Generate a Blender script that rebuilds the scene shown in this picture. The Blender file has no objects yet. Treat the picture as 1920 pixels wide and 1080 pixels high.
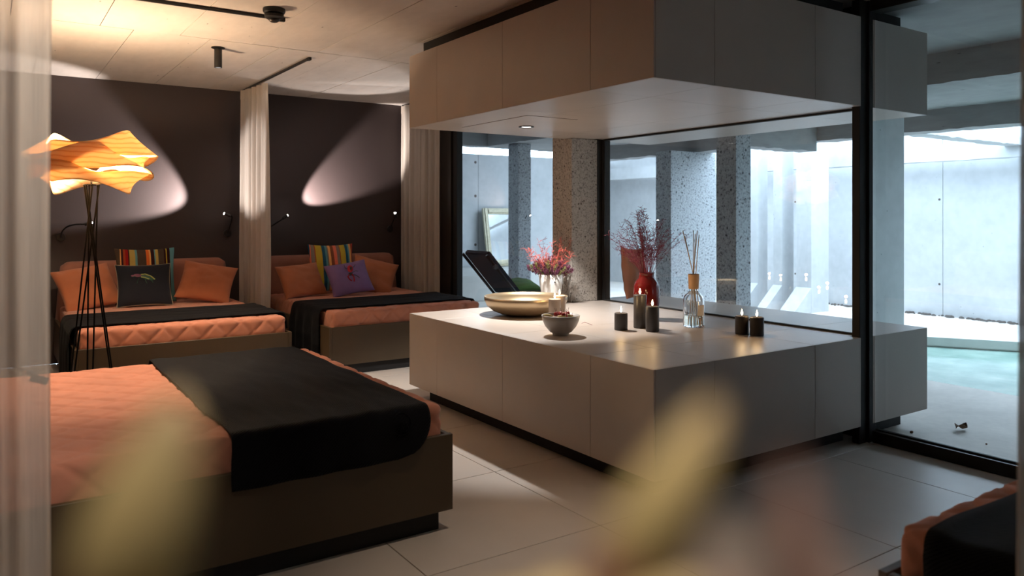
import bpy, bmesh, math, random
from mathutils import Vector, Matrix, noise
random.seed(7)
S = bpy.context.scene
C = S.collection
PI = math.pi

# ------------------------------------------------------------------ camera
TH = math.radians(34.15)
FPX = 1445.0
CAMZ = 1.5
cam = bpy.data.cameras.new('camera')
cam.sensor_width = 36.0
cam.lens = FPX / 1920 * 36
cam.shift_y = -(540 - 404) / 1920
cam.clip_start = 0.02
cam.dof.use_dof = True
cam.dof.focus_distance = 5.6
cam.dof.aperture_fstop = 2.6
camo = bpy.data.objects.new('camera', cam)
camo.location = (0, 0, CAMZ)
camo.rotation_euler = (PI / 2, 0, -TH)
C.objects.link(camo)
S.camera = camo

# ------------------------------------------------------------------ world, exposure
S.view_settings.view_transform = 'Standard'
S.view_settings.look = 'None'
S.view_settings.gamma = 1
S.view_settings.exposure = 0.12
S.view_settings.use_curve_mapping = False
W = bpy.data.worlds.new('world')
S.world = W
W.use_nodes = True
W.node_tree.nodes['Background'].inputs[0].default_value = (0.64, 0.82, 1.0, 1)
W.node_tree.nodes['Background'].inputs[1].default_value = 8.4


# ------------------------------------------------------------------ helpers
FW = Vector((math.sin(TH), math.cos(TH), 0))
RT = Vector((math.cos(TH), -math.sin(TH), 0))


def at(px, py, d):
    """real point at distance d that the photo shows at this pixel"""
    return FW * d + RT * ((px - 960) * d / FPX) + Vector((0, 0, CAMZ + (404 - py) * d / FPX))


def mesh_obj(name, bm, mat, parent=None, smooth=False, angle=None):
    me = bpy.data.meshes.new(name)
    if parent is not None and parent.get('_org') is not None:
        o_ = Vector(parent['_org'])
        bmesh.ops.translate(bm, verts=bm.verts, vec=-o_)
    bmesh.ops.recalc_face_normals(bm, faces=bm.faces)
    bm.to_mesh(me)
    bm.free()
    if mat is not None:
        me.materials.append(mat)
    if smooth:
        for p in me.polygons:
            p.use_smooth = True
        if angle:
            try:
                me.set_sharp_from_angle(angle=math.radians(angle))
            except Exception:
                pass
    o = bpy.data.objects.new(name, me)
    C.objects.link(o)
    if parent is not None:
        o.parent = parent
    return o


ORGS = []


def tag(o, label=None, cat=None, group=None, kind=None):
    if label:
        o['label'] = label
    if cat:
        o['category'] = cat
    if group:
        o['group'] = group
    if kind:
        o['kind'] = kind
    return o


def thing(name, label, cat, loc=(0, 0, 0), rz=0.0, group=None, kind=None, world=True):
    """an Empty at the thing's base; parts of a world=True thing are given in world coordinates"""
    o = bpy.data.objects.new(name, None)
    o.empty_display_size = 0.1
    C.objects.link(o)
    o.location = loc
    o.rotation_euler = (0, 0, rz)
    if world:
        o['_org'] = list(loc)
        ORGS.append(o)
    tag(o, label, cat, group, kind)
    return o


def struct(name, bm, mat, label=None, parent=None, smooth=False):
    o = mesh_obj(name, bm, mat, parent, smooth)
    o['kind'] = 'structure'
    if label:
        o['label'] = label
    return o


def box(x0, x1, y0, y1, z0, z1, bev=0.0, bm=None, seg=2):
    b = bmesh.new()
    bmesh.ops.create_cube(b, size=1)
    for v in b.verts:
        v.co = Vector((x0 + (v.co.x + .5) * (x1 - x0), y0 + (v.co.y + .5) * (y1 - y0), z0 + (v.co.z + .5) * (z1 - z0)))
    if bev > 0:
        bmesh.ops.bevel(b, geom=list(b.edges), offset=bev, segments=seg, affect='EDGES', profile=.5)
    if bm is None:
        return b
    join(bm, b)
    return bm


def join(dst, src):
    me = bpy.data.meshes.new('tmp')
    src.to_mesh(me)
    src.free()
    dst.from_mesh(me)
    bpy.data.meshes.remove(me)
    return dst


def tube(pts, r, n=8, bm=None, caps=True):
    """tube along points; r is a number or a list"""
    bm = bm or bmesh.new()
    pts = [Vector(p) for p in pts]
    rr = r if isinstance(r, (list, tuple)) else [r] * len(pts)
    rings = []
    up = Vector((0, 0, 1))
    prev = None
    for i, p in enumerate(pts):
        t = (pts[min(i + 1, len(pts) - 1)] - pts[max(i - 1, 0)])
        if t.length < 1e-9:
            t = Vector((0, 0, 1))
        t.normalize()
        if prev is None:
            a = t.cross(up)
            if a.length < 1e-3:
                a = t.cross(Vector((1, 0, 0)))
        else:
            a = prev - t * prev.dot(t)
            if a.length < 1e-6:
                a = t.cross(up)
        a.normalize()
        prev = a
        b = t.cross(a)
        rings.append([bm.verts.new(p + (a * math.cos(2 * PI * k / n) + b * math.sin(2 * PI * k / n)) * rr[i]) for k in range(n)])
    for i in range(len(rings) - 1):
        for k in range(n):
            bm.faces.new((rings[i][k], rings[i][(k + 1) % n], rings[i + 1][(k + 1) % n], rings[i + 1][k]))
    if caps:
        bm.faces.new(rings[0][::-1])
        bm.faces.new(rings[-1])
    return bm


def lathe(prof, n=40, loc=(0, 0, 0), bm=None):
    """profile = [(r, z)...]; r == 0 closes"""
    bm = bm or bmesh.new()
    L = Vector(loc)
    rings = []
    for r, z in prof:
        if r <= 1e-6:
            rings.append([bm.verts.new(L + Vector((0, 0, z)))])
        else:
            rings.append([bm.verts.new(L + Vector((r * math.cos(2 * PI * k / n), r * math.sin(2 * PI * k / n), z))) for k in range(n)])
    for a, b in zip(rings[:-1], rings[1:]):
        for k in range(n):
            k2 = (k + 1) % n
            if len(a) == 1 and len(b) == 1:
                continue
            if len(a) == 1:
                bm.faces.new((a[0], b[k], b[k2]))
            elif len(b) == 1:
                bm.faces.new((a[k], b[0], a[k2]))
            else:
                bm.faces.new((a[k], a[k2], b[k2], b[k]))
    return bm


def grid(fn, nu, nv, bm=None, closed_u=False):
    bm = bm or bmesh.new()
    vs = [[bm.verts.new(fn(i / nu, j / nv)) for j in range(nv + 1)] for i in range(nu if closed_u else nu + 1)]
    m = len(vs)
    for i in range(nu):
        for j in range(nv):
            a, b = vs[i % m], vs[(i + 1) % m]
            bm.faces.new((a[j], b[j], b[j + 1], a[j + 1]))
    return bm


def ellipsoid(c, r, bm=None, u=10, v=6, rot=None):
    b = bmesh.new()
    bmesh.ops.create_uvsphere(b, u_segments=u, v_segments=v, radius=1)
    m = Matrix.Diagonal((r[0], r[1], r[2], 1))
    if rot is not None:
        m = rot.to_4x4() @ m
    m = Matrix.Translation(c) @ m
    bmesh.ops.transform(b, matrix=m, verts=b.verts)
    if bm is None:
        return b
    return join(bm, b)


def bez(p0, p1, p2, p3, n=12):
    p0, p1, p2, p3 = map(Vector, (p0, p1, p2, p3))
    return [(p0 * (1 - t) ** 3 + p1 * 3 * t * (1 - t) ** 2 + p2 * 3 * t * t * (1 - t) + p3 * t ** 3) for t in [i / n for i in range(n + 1)]]


def nz(v, s=1.0):
    return noise.noise(Vector(v) * s)


# ------------------------------------------------------------------ materials
def srgb(r, g, b):
    f = lambda c: (c / 12.92 if c <= .04045 else ((c + .055) / 1.055) ** 2.4)
    return (f(r / 255), f(g / 255), f(b / 255))


class NT:
    def __init__(s, name):
        s.m = bpy.data.materials.new(name)
        s.m.use_nodes = True
        s.t = s.m.node_tree
        s.n = s.t.nodes
        s.b = s.n['Principled BSDF']
        s.out = s.n['Material Output']

    def add(s, ty, **kw):
        nd = s.n.new(ty)
        for k, v in kw.items():
            setattr(nd, k, v)
        return nd

    def link(s, a, b):
        s.t.links.new(a, b)

    def coord(s, scale=(1, 1, 1), kind='Object', loc=(0, 0, 0), rot=(0, 0, 0)):
        tc = s.add('ShaderNodeTexCoord')
        mp = s.add('ShaderNodeMapping')
        mp.inputs['Scale'].default_value = scale
        mp.inputs['Location'].default_value = loc
        mp.inputs['Rotation'].default_value = rot
        s.link(tc.outputs[kind], mp.inputs[0])
        return mp.outputs[0]

    def geo(s, scale=(1, 1, 1)):
        g = s.add('ShaderNodeNewGeometry')
        mp = s.add('ShaderNodeMapping')
        mp.inputs['Scale'].default_value = scale
        s.link(g.outputs['Position'], mp.inputs[0])
        return mp.outputs[0]

    def noise(s, vec, scale, detail=4, rough=.55):
        nd = s.add('ShaderNodeTexNoise')
        nd.inputs['Scale'].default_value = scale
        nd.inputs['Detail'].default_value = detail
        nd.inputs['Roughness'].default_value = rough
        s.link(vec, nd.inputs['Vector'])
        return nd.outputs['Fac']

    def ramp(s, fac, stops, interp='LINEAR'):
        nd = s.add('ShaderNodeValToRGB')
        cr = nd.color_ramp
        cr.interpolation = interp
        while len(cr.elements) > 1:
            cr.elements.remove(cr.elements[-1])
        cr.elements[0].position = stops[0][0]
        c0 = stops[0][1]
        cr.elements[0].color = (*c0, 1) if len(c0) == 3 else c0
        for p, c in stops[1:]:
            e = cr.elements.new(p)
            e.color = (*c, 1)
        s.link(fac, nd.inputs[0])
        return nd.outputs[0]

    def bump(s, h, strength=.3, dist=.005, chain=None):
        nd = s.add('ShaderNodeBump')
        nd.inputs['Strength'].default_value = strength
        nd.inputs['Distance'].default_value = dist
        s.link(h, nd.inputs['Height'])
        if chain is not None:
            s.link(chain, nd.inputs['Normal'])
        s.link(nd.outputs[0], s.b.inputs['Normal'])
        return nd.outputs[0]

    def base(s, col=None, rough=.6, metal=0.0, sock=None, spec=None):
        if sock is not None:
            s.link(sock, s.b.inputs['Base Color'])
        elif col is not None:
            s.b.inputs['Base Color'].default_value = (*col, 1)
        s.b.inputs['Roughness'].default_value = rough
        s.b.inputs['Metallic'].default_value = metal
        if spec is not None:
            s.b.inputs['Specular IOR Level'].default_value = spec
        return s


def varied(name, col, rough=.6, amt=.12, scale=3.0, bscale=60, bstr=.15, metal=0.0, stretch=(1, 1, 1), spec=None, bdist=.004):
    k = NT(name)
    v = k.geo(stretch)
    n = k.noise(v, scale)
    a = tuple(c * (1 - amt) for c in col)
    b = tuple(min(1, c * (1 + amt)) for c in col)
    k.base(sock=k.ramp(n, [(.3, a), (.7, b)]), rough=rough, metal=metal, spec=spec)
    if bstr:
        k.bump(k.noise(v, bscale), bstr, bdist)
    return k.m


def concrete(name, col, amt=.18, pores=True, rough=.75, scale=1.4, streak=(1, 1, 1)):
    k = NT(name)
    v = k.geo(streak)
    n1 = k.noise(v, scale, 6, .6)
    n2 = k.noise(v, scale * 9, 5, .6)
    mx = k.add('ShaderNodeMath', operation='ADD')
    k.link(n1, mx.inputs[0])
    ml = k.add('ShaderNodeMath', operation='MULTIPLY')
    k.link(n2, ml.inputs[0])
    ml.inputs[1].default_value = .5
    k.link(ml.outputs[0], mx.inputs[1])
    a = tuple(c * (1 - amt) for c in col)
    b = tuple(min(1, c * (1 + amt)) for c in col)
    c = k.ramp(mx.outputs[0], [(.5, a), (1.0, b)])
    if pores:
        vo = k.add('ShaderNodeTexVoronoi')
        vo.inputs['Scale'].default_value = 14
        k.link(v, vo.inputs['Vector'])
        pr = k.ramp(vo.outputs['Distance'], [(.05, (1, 1, 1)), (.1, (0, 0, 0))])
        nn = k.noise(v, 5)
        gate = k.ramp(nn, [(.56, (0, 0, 0)), (.6, (1, 1, 1))])
        m2 = k.add('ShaderNodeMath', operation='MULTIPLY')
        k.link(pr, m2.inputs[0])
        k.link(gate, m2.inputs[1])
        mix = k.add('ShaderNodeMix', data_type='RGBA')
        k.link(m2.outputs[0], mix.inputs['Factor'])
        k.link(c, mix.inputs['A'])
        mix.inputs['B'].default_value = (*[x * .25 for x in col], 1)
        c = mix.outputs['Result']
    k.base(sock=c, rough=rough)
    k.bump(n2, .25, .006)
    return k.m


def speckled(name, col, dark, scale=70, amount=.5):
    """bush-hammered stone with dark pores"""
    k = NT(name)
    v = k.geo()
    n = k.noise(v, scale * .9, 3, .7)
    c = k.ramp(n, [(.34, dark), (.42, tuple(x * .75 for x in col)), (.6, col), (.8, tuple(min(1, x * 1.15) for x in col))])
    vo = k.add('ShaderNodeTexVoronoi')
    vo.inputs['Scale'].default_value = scale * .3
    k.link(v, vo.inputs['Vector'])
    pr = k.ramp(vo.outputs['Distance'], [(.16, (1, 1, 1)), (.24, (0, 0, 0))])
    gate = k.ramp(k.noise(v, 17, 2), [(.5, (0, 0, 0)), (.54, (1, 1, 1))])
    m2 = k.add('ShaderNodeMath', operation='MULTIPLY')
    k.link(pr, m2.inputs[0])
    k.link(gate, m2.inputs[1])
    mix = k.add('ShaderNodeMix', data_type='RGBA')
    k.link(m2.outputs[0], mix.inputs['Factor'])
    k.link(c, mix.inputs['A'])
    mix.inputs['B'].default_value = (*dark, 1)
    k.base(sock=mix.outputs['Result'], rough=.85)
    k.bump(n, .5, .006)
    return k.m


def cloth(name, col, weave=260, bstr=.35, sheen=.2, amt=.1, rough=.9):
    k = NT(name)
    v = k.coord()
    n = k.noise(v, 5, 4)
    a = tuple(c * (1 - amt) for c in col)
    b = tuple(min(1, c * (1 + amt)) for c in col)
    k.base(sock=k.ramp(n, [(.3, a), (.7, b)]), rough=rough, spec=.15)
    k.b.inputs['Sheen Weight'].default_value = sheen
    k.b.inputs['Sheen Roughness'].default_value = .5
    wv = k.add('ShaderNodeTexWave')
    wv.wave_type = 'BANDS'
    wv.bands_direction = 'DIAGONAL'
    wv.inputs['Scale'].default_value = weave
    wv.inputs['Distortion'].default_value = .6
    k.link(v, wv.inputs['Vector'])
    n2 = k.noise(v, 45, 3)
    ad = k.add('ShaderNodeMath', operation='ADD')
    k.link(wv.outputs['Fac'], ad.inputs[0])
    k.link(n2, ad.inputs[1])
    k.bump(ad.outputs[0], bstr, .003)
    return k.m


def striped(name, stops):
    k = NT(name)
    tc = k.add('ShaderNodeTexCoord')
    sp = k.add('ShaderNodeSeparateXYZ')
    k.link(tc.outputs['Generated'], sp.inputs[0])
    k.base(sock=k.ramp(sp.outputs['X'], stops, 'CONSTANT'), rough=.9, spec=.1)
    k.bump(k.noise(k.coord(), 200, 2), .2, .002)
    return k.m


def emit(name, col, strength):
    k = NT(name)
    k.base(col=col, rough=.4)
    k.b.inputs['Emission Color'].default_value = (*col, 1)
    k.b.inputs['Emission Strength'].default_value = strength
    return k.m


def sheer(name, col, trans=.45, see=.12):
    k = NT(name)
    df = k.add('ShaderNodeBsdfDiffuse')
    tl = k.add('ShaderNodeBsdfTranslucent')
    tr = k.add('ShaderNodeBsdfTransparent')
    v = k.coord((1, 1, .05))
    n = k.noise(v, 120, 2)
    c = k.ramp(n, [(.3, tuple(x * .88 for x in col)), (.7, col)])
    k.link(c, df.inputs['Color'])
    k.link(c, tl.inputs['Color'])
    m1 = k.add('ShaderNodeMixShader')
    m1.inputs[0].default_value = trans
    k.link(df.outputs[0], m1.inputs[1])
    k.link(tl.outputs[0], m1.inputs[2])
    m2 = k.add('ShaderNodeMixShader')
    m2.inputs[0].default_value = see
    k.link(m1.outputs[0], m2.inputs[1])
    k.link(tr.outputs[0], m2.inputs[2])
    k.link(m2.outputs[0], k.out.inputs[0])
    return k.m


def pane_glass(name, tint=(.965, .98, .985), ior=1.5):
    """thin architectural glass: see-through with Fresnel reflections"""
    k = NT(name)
    tr = k.add('ShaderNodeBsdfTransparent')
    tr.inputs[0].default_value = (*tint, 1)
    gl = k.add('ShaderNodeBsdfGlossy')
    gl.inputs['Roughness'].default_value = 0.0
    # Schlick's reflectance, the same from both sides of the thin pane
    lw = k.add('ShaderNodeLayerWeight')
    lw.inputs['Blend'].default_value = .5
    pw = k.add('ShaderNodeMath', operation='POWER')
    k.link(lw.outputs['Facing'], pw.inputs[0])
    pw.inputs[1].default_value = 5
    ma = k.add('ShaderNodeMath', operation='MULTIPLY_ADD')
    k.link(pw.outputs[0], ma.inputs[0])
    ma.inputs[1].default_value = .96
    ma.inputs[2].default_value = .04
    mx = k.add('ShaderNodeMixShader')
    k.link(ma.outputs[0], mx.inputs[0])
    k.link(tr.outputs[0], mx.inputs[1])
    k.link(gl.outputs[0], mx.inputs[2])
    k.link(mx.outputs[0], k.out.inputs[0])
    return k.m


def veneer(name):
    k = NT(name)
    v = k.coord((1, 1, 1))
    wv = k.add('ShaderNodeTexWave')
    wv.wave_type = 'RINGS'
    wv.inputs['Scale'].default_value = 9
    wv.inputs['Distortion'].default_value = 3.5
    wv.inputs['Detail'].default_value = 2
    wv.inputs['Detail Scale'].default_value = .8
    k.link(v, wv.inputs['Vector'])
    c = k.ramp(wv.outputs['Fac'], [(.0, (.80, .50, .24)), (.14, (.92, .66, .36)), (.6, (.95, .73, .44)), (1, (.95, .75, .47))])
    df = k.add('ShaderNodeBsdfDiffuse')
    tl = k.add('ShaderNodeBsdfTranslucent')
    k.link(c, df.inputs['Color'])
    k.link(c, tl.inputs['Color'])
    m1 = k.add('ShaderNodeMixShader')
    m1.inputs[0].default_value = .30
    k.link(df.outputs[0], m1.inputs[1])
    k.link(tl.outputs[0], m1.inputs[2])
    k.link(m1.outputs[0], k.out.inputs[0])
    return k.m


M = {}
M['black'] = varied('black_metal', (.012, .011, .011), .42, .1, bstr=0)
M['wire'] = varied('matt_black_wire', (.004, .0035, .0035), .8, .1, bstr=0, spec=.1)
M['black_matt'] = varied('black_paint', (.010, .009, .009), .7, .1, bstr=.05)
M['bronze_frame'] = varied('dark_bronze_frame', (.022, .017, .013), .38, .15, bstr=0, metal=.3)
M['wall_dark'] = varied('aubergine_plaster', (.046, .031, .030), .62, .07, 1.5, 90, .08)
M['ceiling'] = concrete('ceiling_concrete', (.60, .54, .49), .13, True, .8, 1.2, (1, .35, 1))
M['joint'] = varied('dark_joint_grout', (.10, .085, .075), .9, .1, bstr=0)  # one dark tone for joints, gaps, tie holes and gravel
M['tile'] = varied('porcelain_floor_tile', (.56, .50, .45), .38, .06, 1.7, 220, .04)
M['slab'] = varied('greige_porcelain_slab', (.45, .388, .342), .38, .05, 2.2, 260, .04)
M['slab_edge'] = varied('slab_edge_grout', (.42, .38, .34), .6, .05, bstr=0)
M['concrete_out'] = concrete('courtyard_concrete', (.54, .55, .56), .13, True, .8, 1.0)
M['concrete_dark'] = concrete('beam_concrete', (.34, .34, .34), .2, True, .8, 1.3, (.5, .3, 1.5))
M['deck'] = concrete('deck_concrete', (.72, .66, .60), .14, False, .6, 2.0)
M['stone_warm'] = speckled('bush_hammered_stone', (.48, .44, .40), (.10, .085, .075), 75)
M['stone_cool'] = speckled('pitted_concrete', (.46, .48, .50), (.09, .095, .10), 42)
M['wood_frame'] = varied('bronze_lacquered_panel', (.068, .044, .022), .48, .08, 2, 150, .04)
M['coral'] = cloth('coral_quilted_cotton', (.62, .255, .165), 120, .45, .2)
M['coral_pad'] = cloth('coral_upholstery', (.36, .155, .110), 170, .3, .15)
M['orange_pillow'] = cloth('burnt_orange_linen', (.47, .165, .080), 190, .3, .2)
M['throw'] = cloth('black_fleece', (.0045, .0045, .006), 40, .5, .025, .2)
M['navy_pillow'] = cloth('charcoal_cotton', (.018, .020, .028), 200, .25, .1)
M['purple_pillow'] = cloth('lilac_cotton', (.22, .135, .30), 200, .25, .1)
M['green_pillow'] = cloth('olive_green_cotton', (.10, .17, .04), 200, .25, .1)
M['piping'] = cloth('beige_piping', (.34, .29, .22), 200, .1, 0)
M['curtain'] = sheer('warm_white_sheer_linen', (.78, .70, .62), .40, .06)
M['curtain_thin'] = sheer('warm_white_voile', (.80, .72, .64), .45, .27)
M['veneer'] = veneer('ash_veneer')
M['socket'] = varied('copper_lamp_socket', (.30, .16, .09), .35, .1, bstr=0, metal=.8)
M['glass'] = pane_glass('window_glass')
M['water'] = NT('pool_water').m
M['bulb'] = emit('warm_bulb', (1, .78, .5), 60)
M['led'] = emit('white_led', (1, .93, .85), 45)
M['lens'] = emit('downlight_lens', (1, .95, .9), 14)
M['flame'] = emit('candle_flame', (1, .78, .45), 26)
M['bowl_brass'] = NT('brushed_brass_bowl').base((.44, .34, .22), .36, .75).m
M['bowl_grey'] = NT('grey_stoneware').base((.40, .37, .34), .35).m
M['candle_black'] = varied('anthracite_wax', (.035, .032, .034), .42, .15, 20, 90, .1)
M['candle_taupe'] = varied('taupe_wax', (.33, .26, .21), .45, .08, 20, 90, .08)
M['wick'] = NT('wick').base((.02, .015, .01), .9).m
M['white_pot'] = varied('white_glazed_ceramic', (.86, .85, .83), .22, .05, 14, 20, .1)
M['red_glaze'] = NT('ox_blood_glaze').base((.13, .008, .007), .10).m
M['cork'] = varied('beech_cap', (.58, .36, .20), .6, .1, 20, 200, .1)
M['reed'] = NT('reed_stick').base((.78, .64, .50), .7).m
M['paper'] = NT('paper_label').base((.66, .58, .50), .7).m
M['print'] = NT('label_print').base((.30, .25, .21), .7).m
M['heather'] = varied('heather_purple', (.16, .035, .085), .8, .6, 30, bstr=0)
M['leaf_green'] = varied('leaf_olive', (.22, .22, .07), .7, .4, 30, bstr=0)
M['twig_red'] = varied('coral_red_twig', (.62, .13, .10), .7, .35, 30, bstr=0)
M['grass_red'] = varied('crimson_dried_grass', (.20, .016, .032), .7, .45, 30, bstr=0)
M['berry'] = NT('red_rosehip').base((.34, .02, .02), .3).m
M['pod'] = varied('dry_olive_pod', (.36, .27, .10), .6, .3, 40, bstr=0)
M['brown_leaf'] = varied('dry_brown_leaf', (.16, .08, .04), .8, .4, 60, bstr=0)
M['frame_gold'] = varied('pale_gilt_frame', (.56, .50, .36), .45, .15, 20, 40, .2, metal=.2)
M['mirror'] = NT('mirror_face').base((.75, .76, .76), .03, 1.0).m
M['platform'] = concrete('pale_bench_concrete', (.62, .61, .58), .08, False, .6)
M['petal_yellow'] = None

# clear glass and oil for the reed diffuser
k = NT('clear_bottle_glass')
k.base((1, 1, 1), 0.02)
k.b.inputs['Transmission Weight'].default_value = 1
k.b.inputs['IOR'].default_value = 1.45
M['bottle'] = k.m
k = NT('scented_oil')
k.base((.97, .95, .82), 0.0)
k.b.inputs['Transmission Weight'].default_value = 1
k.b.inputs['IOR'].default_value = 1.33
M['oil'] = k.m
# pool water
k = NT('pool_water_surface')
k.base((.22, .56, .46), .06)
k.b.inputs['Specular IOR Level'].default_value = .5
v = k.geo()
c = k.ramp(k.noise(v, 2.2, 5, .6), [(.35, (.24, .38, .33)), (.6, (.38, .53, .46)), (.75, (.5, .62, .55))])
k.base(sock=c, rough=.06)
k.bump(k.noise(v, 6, 3), .18, .02)
M['water'] = k.m
# petals: yellow at the tip, pink towards the throat
k = NT('lily_petal')
tc = k.add('ShaderNodeTexCoord')
sp = k.add('ShaderNodeSeparateXYZ')
k.link(tc.outputs['UV'], sp.inputs[0])
c = k.ramp(sp.outputs['X'], [(0, (.70, .30, .27)), (.3, (.74, .40, .30)), (.45, (.74, .62, .30)), (.8, (.76, .64, .34)), (1, (.78, .64, .42))])
k.base(sock=c, rough=.6)
k.b.inputs['Subsurface Weight'].default_value = .0
M['petal_yellow'] = k.m
k = NT('pink_petal')
c = k.ramp(k.noise(k.coord(), 30), [(.3, (.40, .25, .23)), (.7, (.46, .31, .27))])
k.base(sock=c, rough=.6)
M['petal_pink'] = k.m
M['stem'] = varied('green_stem', (.10, .16, .05), .6, .2, 40, bstr=0)
# striped cushion covers
br = (.085, .058, .042); dk = (.035, .012, .016); rd = (.30, .012, .014); orr = (.75, .16, .03)
ye = (.58, .42, .05); tq = (.13, .33, .36); ol = (.50, .37, .10); bl = (.020, .095, .16); gr = (.26, .21, .18); pk = (.85, .20, .12); pe = (.85, .42, .14)
M['stripe_dark'] = striped('multicolour_stripe_on_brown', [(0, br), (.08, (.7, .36, .12)), (.10, dk), (.13, (.34, .06, .02)), (.165, rd), (.21, dk), (.23, ol), (.32, tq), (.355, br),
    (.50, orr), (.55, pe), (.575, dk), (.635, tq), (.655, ol), (.70, br), (.80, dk), (.83, ye), (.85, dk), (.90, tq), (.985, br)])
M['stripe_bright'] = striped('multicolour_stripe_bright', [(0, bl), (.03, pk), (.05, gr), (.12, (.4, .08, .03)), (.14, ye), (.27, bl), (.34, tq), (.38, gr), (.41, pe), (.455, (.26, .08, .04)), (.52, pk), (.59, gr), (.66, (.4, .08, .03)),
    (.675, ye), (.79, bl), (.85, tq), (.885, pe), (.93, (.36, .07, .04)), (.97, (.5, .06, .05))])

# ------------------------------------------------------------------ dimensions
CEIL = 2.92
YB = 9.05            # dark back wall
XG = 4.80            # plane of the big glazing
XL, YF = -1.30, -1.60   # left wall, wall behind the camera
PX0, PX1, PY0, PY1 = 2.845, 5.54, 2.887, 5.69    # the stone block and the hood above it
ZT, ZP = .70, .12
HB, HT = 2.215, 2.80

# ------------------------------------------------------------------ room shell
fl = struct('floor', box(XL, XG + .03, YF, YB, -.25, -.012), M['joint'], 'pale porcelain tiled floor')
# floor tiles (real pieces with recessed joints)
TS = .943
xs = [1.505 + TS * i for i in range(-3, 5)]
ys = [3.791 + TS * i for i in range(-6, 7)]
cut = lambda lo, hi, arr: [lo] + [a for a in arr if lo + .02 < a < hi - .02] + [hi]
xs = cut(XL, XG + .02, xs)
ys = cut(YF, YB, ys)
cache = {}
for i in range(len(xs) - 1):
    for j in range(len(ys) - 1):
        w, d = round(xs[i + 1] - xs[i], 3), round(ys[j + 1] - ys[j], 3)
        if (w, d) not in cache:
            b = box(.002, w - .002, .002, d - .002, -.012, 0, .0012, seg=1)
            o = mesh_obj('floor_tile', b, M['tile'], fl)
            cache[(w, d)] = o.data
        else:
            o = bpy.data.objects.new('floor_tile', cache[(w, d)])
            C.objects.link(o)
            o.parent = fl
        o.location = (xs[i], ys[j], 0)

ce = struct('ceiling', box(XL - .2, XG + .1, YF - .2, YB + .25, CEIL + .015, CEIL + .35), M['joint'], 'raw board-marked concrete ceiling')
cache = {}
rows = [(6.5, YB, 1.475), (4.0, 6.5, 1.804), (1.5, 4.0, 1.475), (YF, 1.5, 1.804)]
for y0, y1, x0 in rows:
    cx = cut(XL, XG + .05, [x0 + .56 * i for i in range(-6, 7)])
    for i in range(len(cx) - 1):
        w, d = round(cx[i + 1] - cx[i], 3), round(y1 - y0, 3)
        if (w, d) not in cache:
            b = box(.0025, w - .0025, .003, d - .003, 0, .015)
            o = mesh_obj('ceiling_panel', b, M['ceiling'], ce)
            cache[(w, d)] = o.data
        else:
            o = bpy.data.objects.new('ceiling_panel', cache[(w, d)])
            C.objects.link(o)
            o.parent = ce
        o.location = (cx[i], y0, CEIL + random.uniform(-.0015, .0015))

struct('wall_back', box(XL - .2, 4.62, YB, YB + .2, 0, CEIL + .02), M['wall_dark'], 'matt dark aubergine wall behind the beds')
struct('wall_left', box(XL - .2, XL, YF - .2, YB + .2, 0, CEIL + .02), M['wall_dark'], 'dark side wall')
struct('wall_front', box(XL - .2, XG + .1, YF - .2, YF, 0, CEIL + .02), M['wall_dark'], 'dark wall behind the viewer')
struct('wall_right', box(4.50, 4.62, 8.16, YB, 0, CEIL + .02), M['wall_dark'], 'short dark wall return behind the end curtain')

# ------------------------------------------------------------------ glazing
# window_1: glass over the stone block, window_2: glass behind bed two, door_1: sliding glass leaf on the right
def frame_box(name, par, *a, mat=None, bev=.003):
    return mesh_obj(name, box(*a, bev, seg=1), mat or M['bronze_frame'], par)

w1 = thing('window_1', 'large glass pane standing across the stone table', None, (XG, 4.3, 0), kind='structure')
frame_box('window_post', w1, 4.745, 4.90, 5.56, 5.66, 0, CEIL)
frame_box('window_post', w1, 4.80, 4.87, 5.52, 5.56, 0, CEIL, mat=M['black_matt'])
frame_box('bottom_rail', w1, 4.785, 4.815, 2.96, 5.52, ZT + .001, ZT + .012, mat=M['black_matt'])
frame_box('top_rail', w1, 4.78, 4.82, 2.96, 5.52, HB - .014, HB - .001, mat=M['black_matt'])
mesh_obj('pane', box(4.797, 4.803, 2.955, 5.52, ZT + .012, HB - .014), M['glass'], w1)

w2 = thing('window_2', 'tall glass pane between stone pillar and end curtain', None, (4.57, 7, 0), kind='structure')
frame_box('window_post', w2, 4.50, 4.62, 7.92, 8.155, 0, CEIL)
frame_box('window_post', w2, 4.53, 4.61, 7.83, 7.915, 0, CEIL, mat=M['black_matt'])
frame_box('bottom_rail', w2, 4.53, 4.61, 5.86, 7.83, 0, .09)
frame_box('top_rail', w2, 4.53, 4.61, 5.86, 7.83, CEIL - .10, CEIL)
mesh_obj('pane', box(4.567, 4.573, 5.86, 7.83, .09, CEIL - .10), M['glass'], w2)

d1 = thing('door_1', 'sliding glass door leaf beside the stone table', None, (XG, 1.5, 0), kind='structure')
frame_box('mullion', d1, 4.72, 4.80, 2.90, 2.955, 0, CEIL, mat=M['black_matt'])
frame_box('mullion', d1, 4.805, 4.85, 2.885, 2.935, 0, CEIL, mat=M['black_matt'])
frame_box('door_sill', d1, 4.83, 4.93, YF, 2.88, 0, .075)
frame_box('track', d1, 4.865, 4.885, YF, 2.88, .075, .085, mat=M['black_matt'])
frame_box('head_rail', d1, 4.80, 4.93, YF, 2.88, CEIL - .075, CEIL)
mesh_obj('pane', box(4.872, 4.878, YF, 2.88, .085, CEIL - .075), M['glass'], d1)
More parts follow.
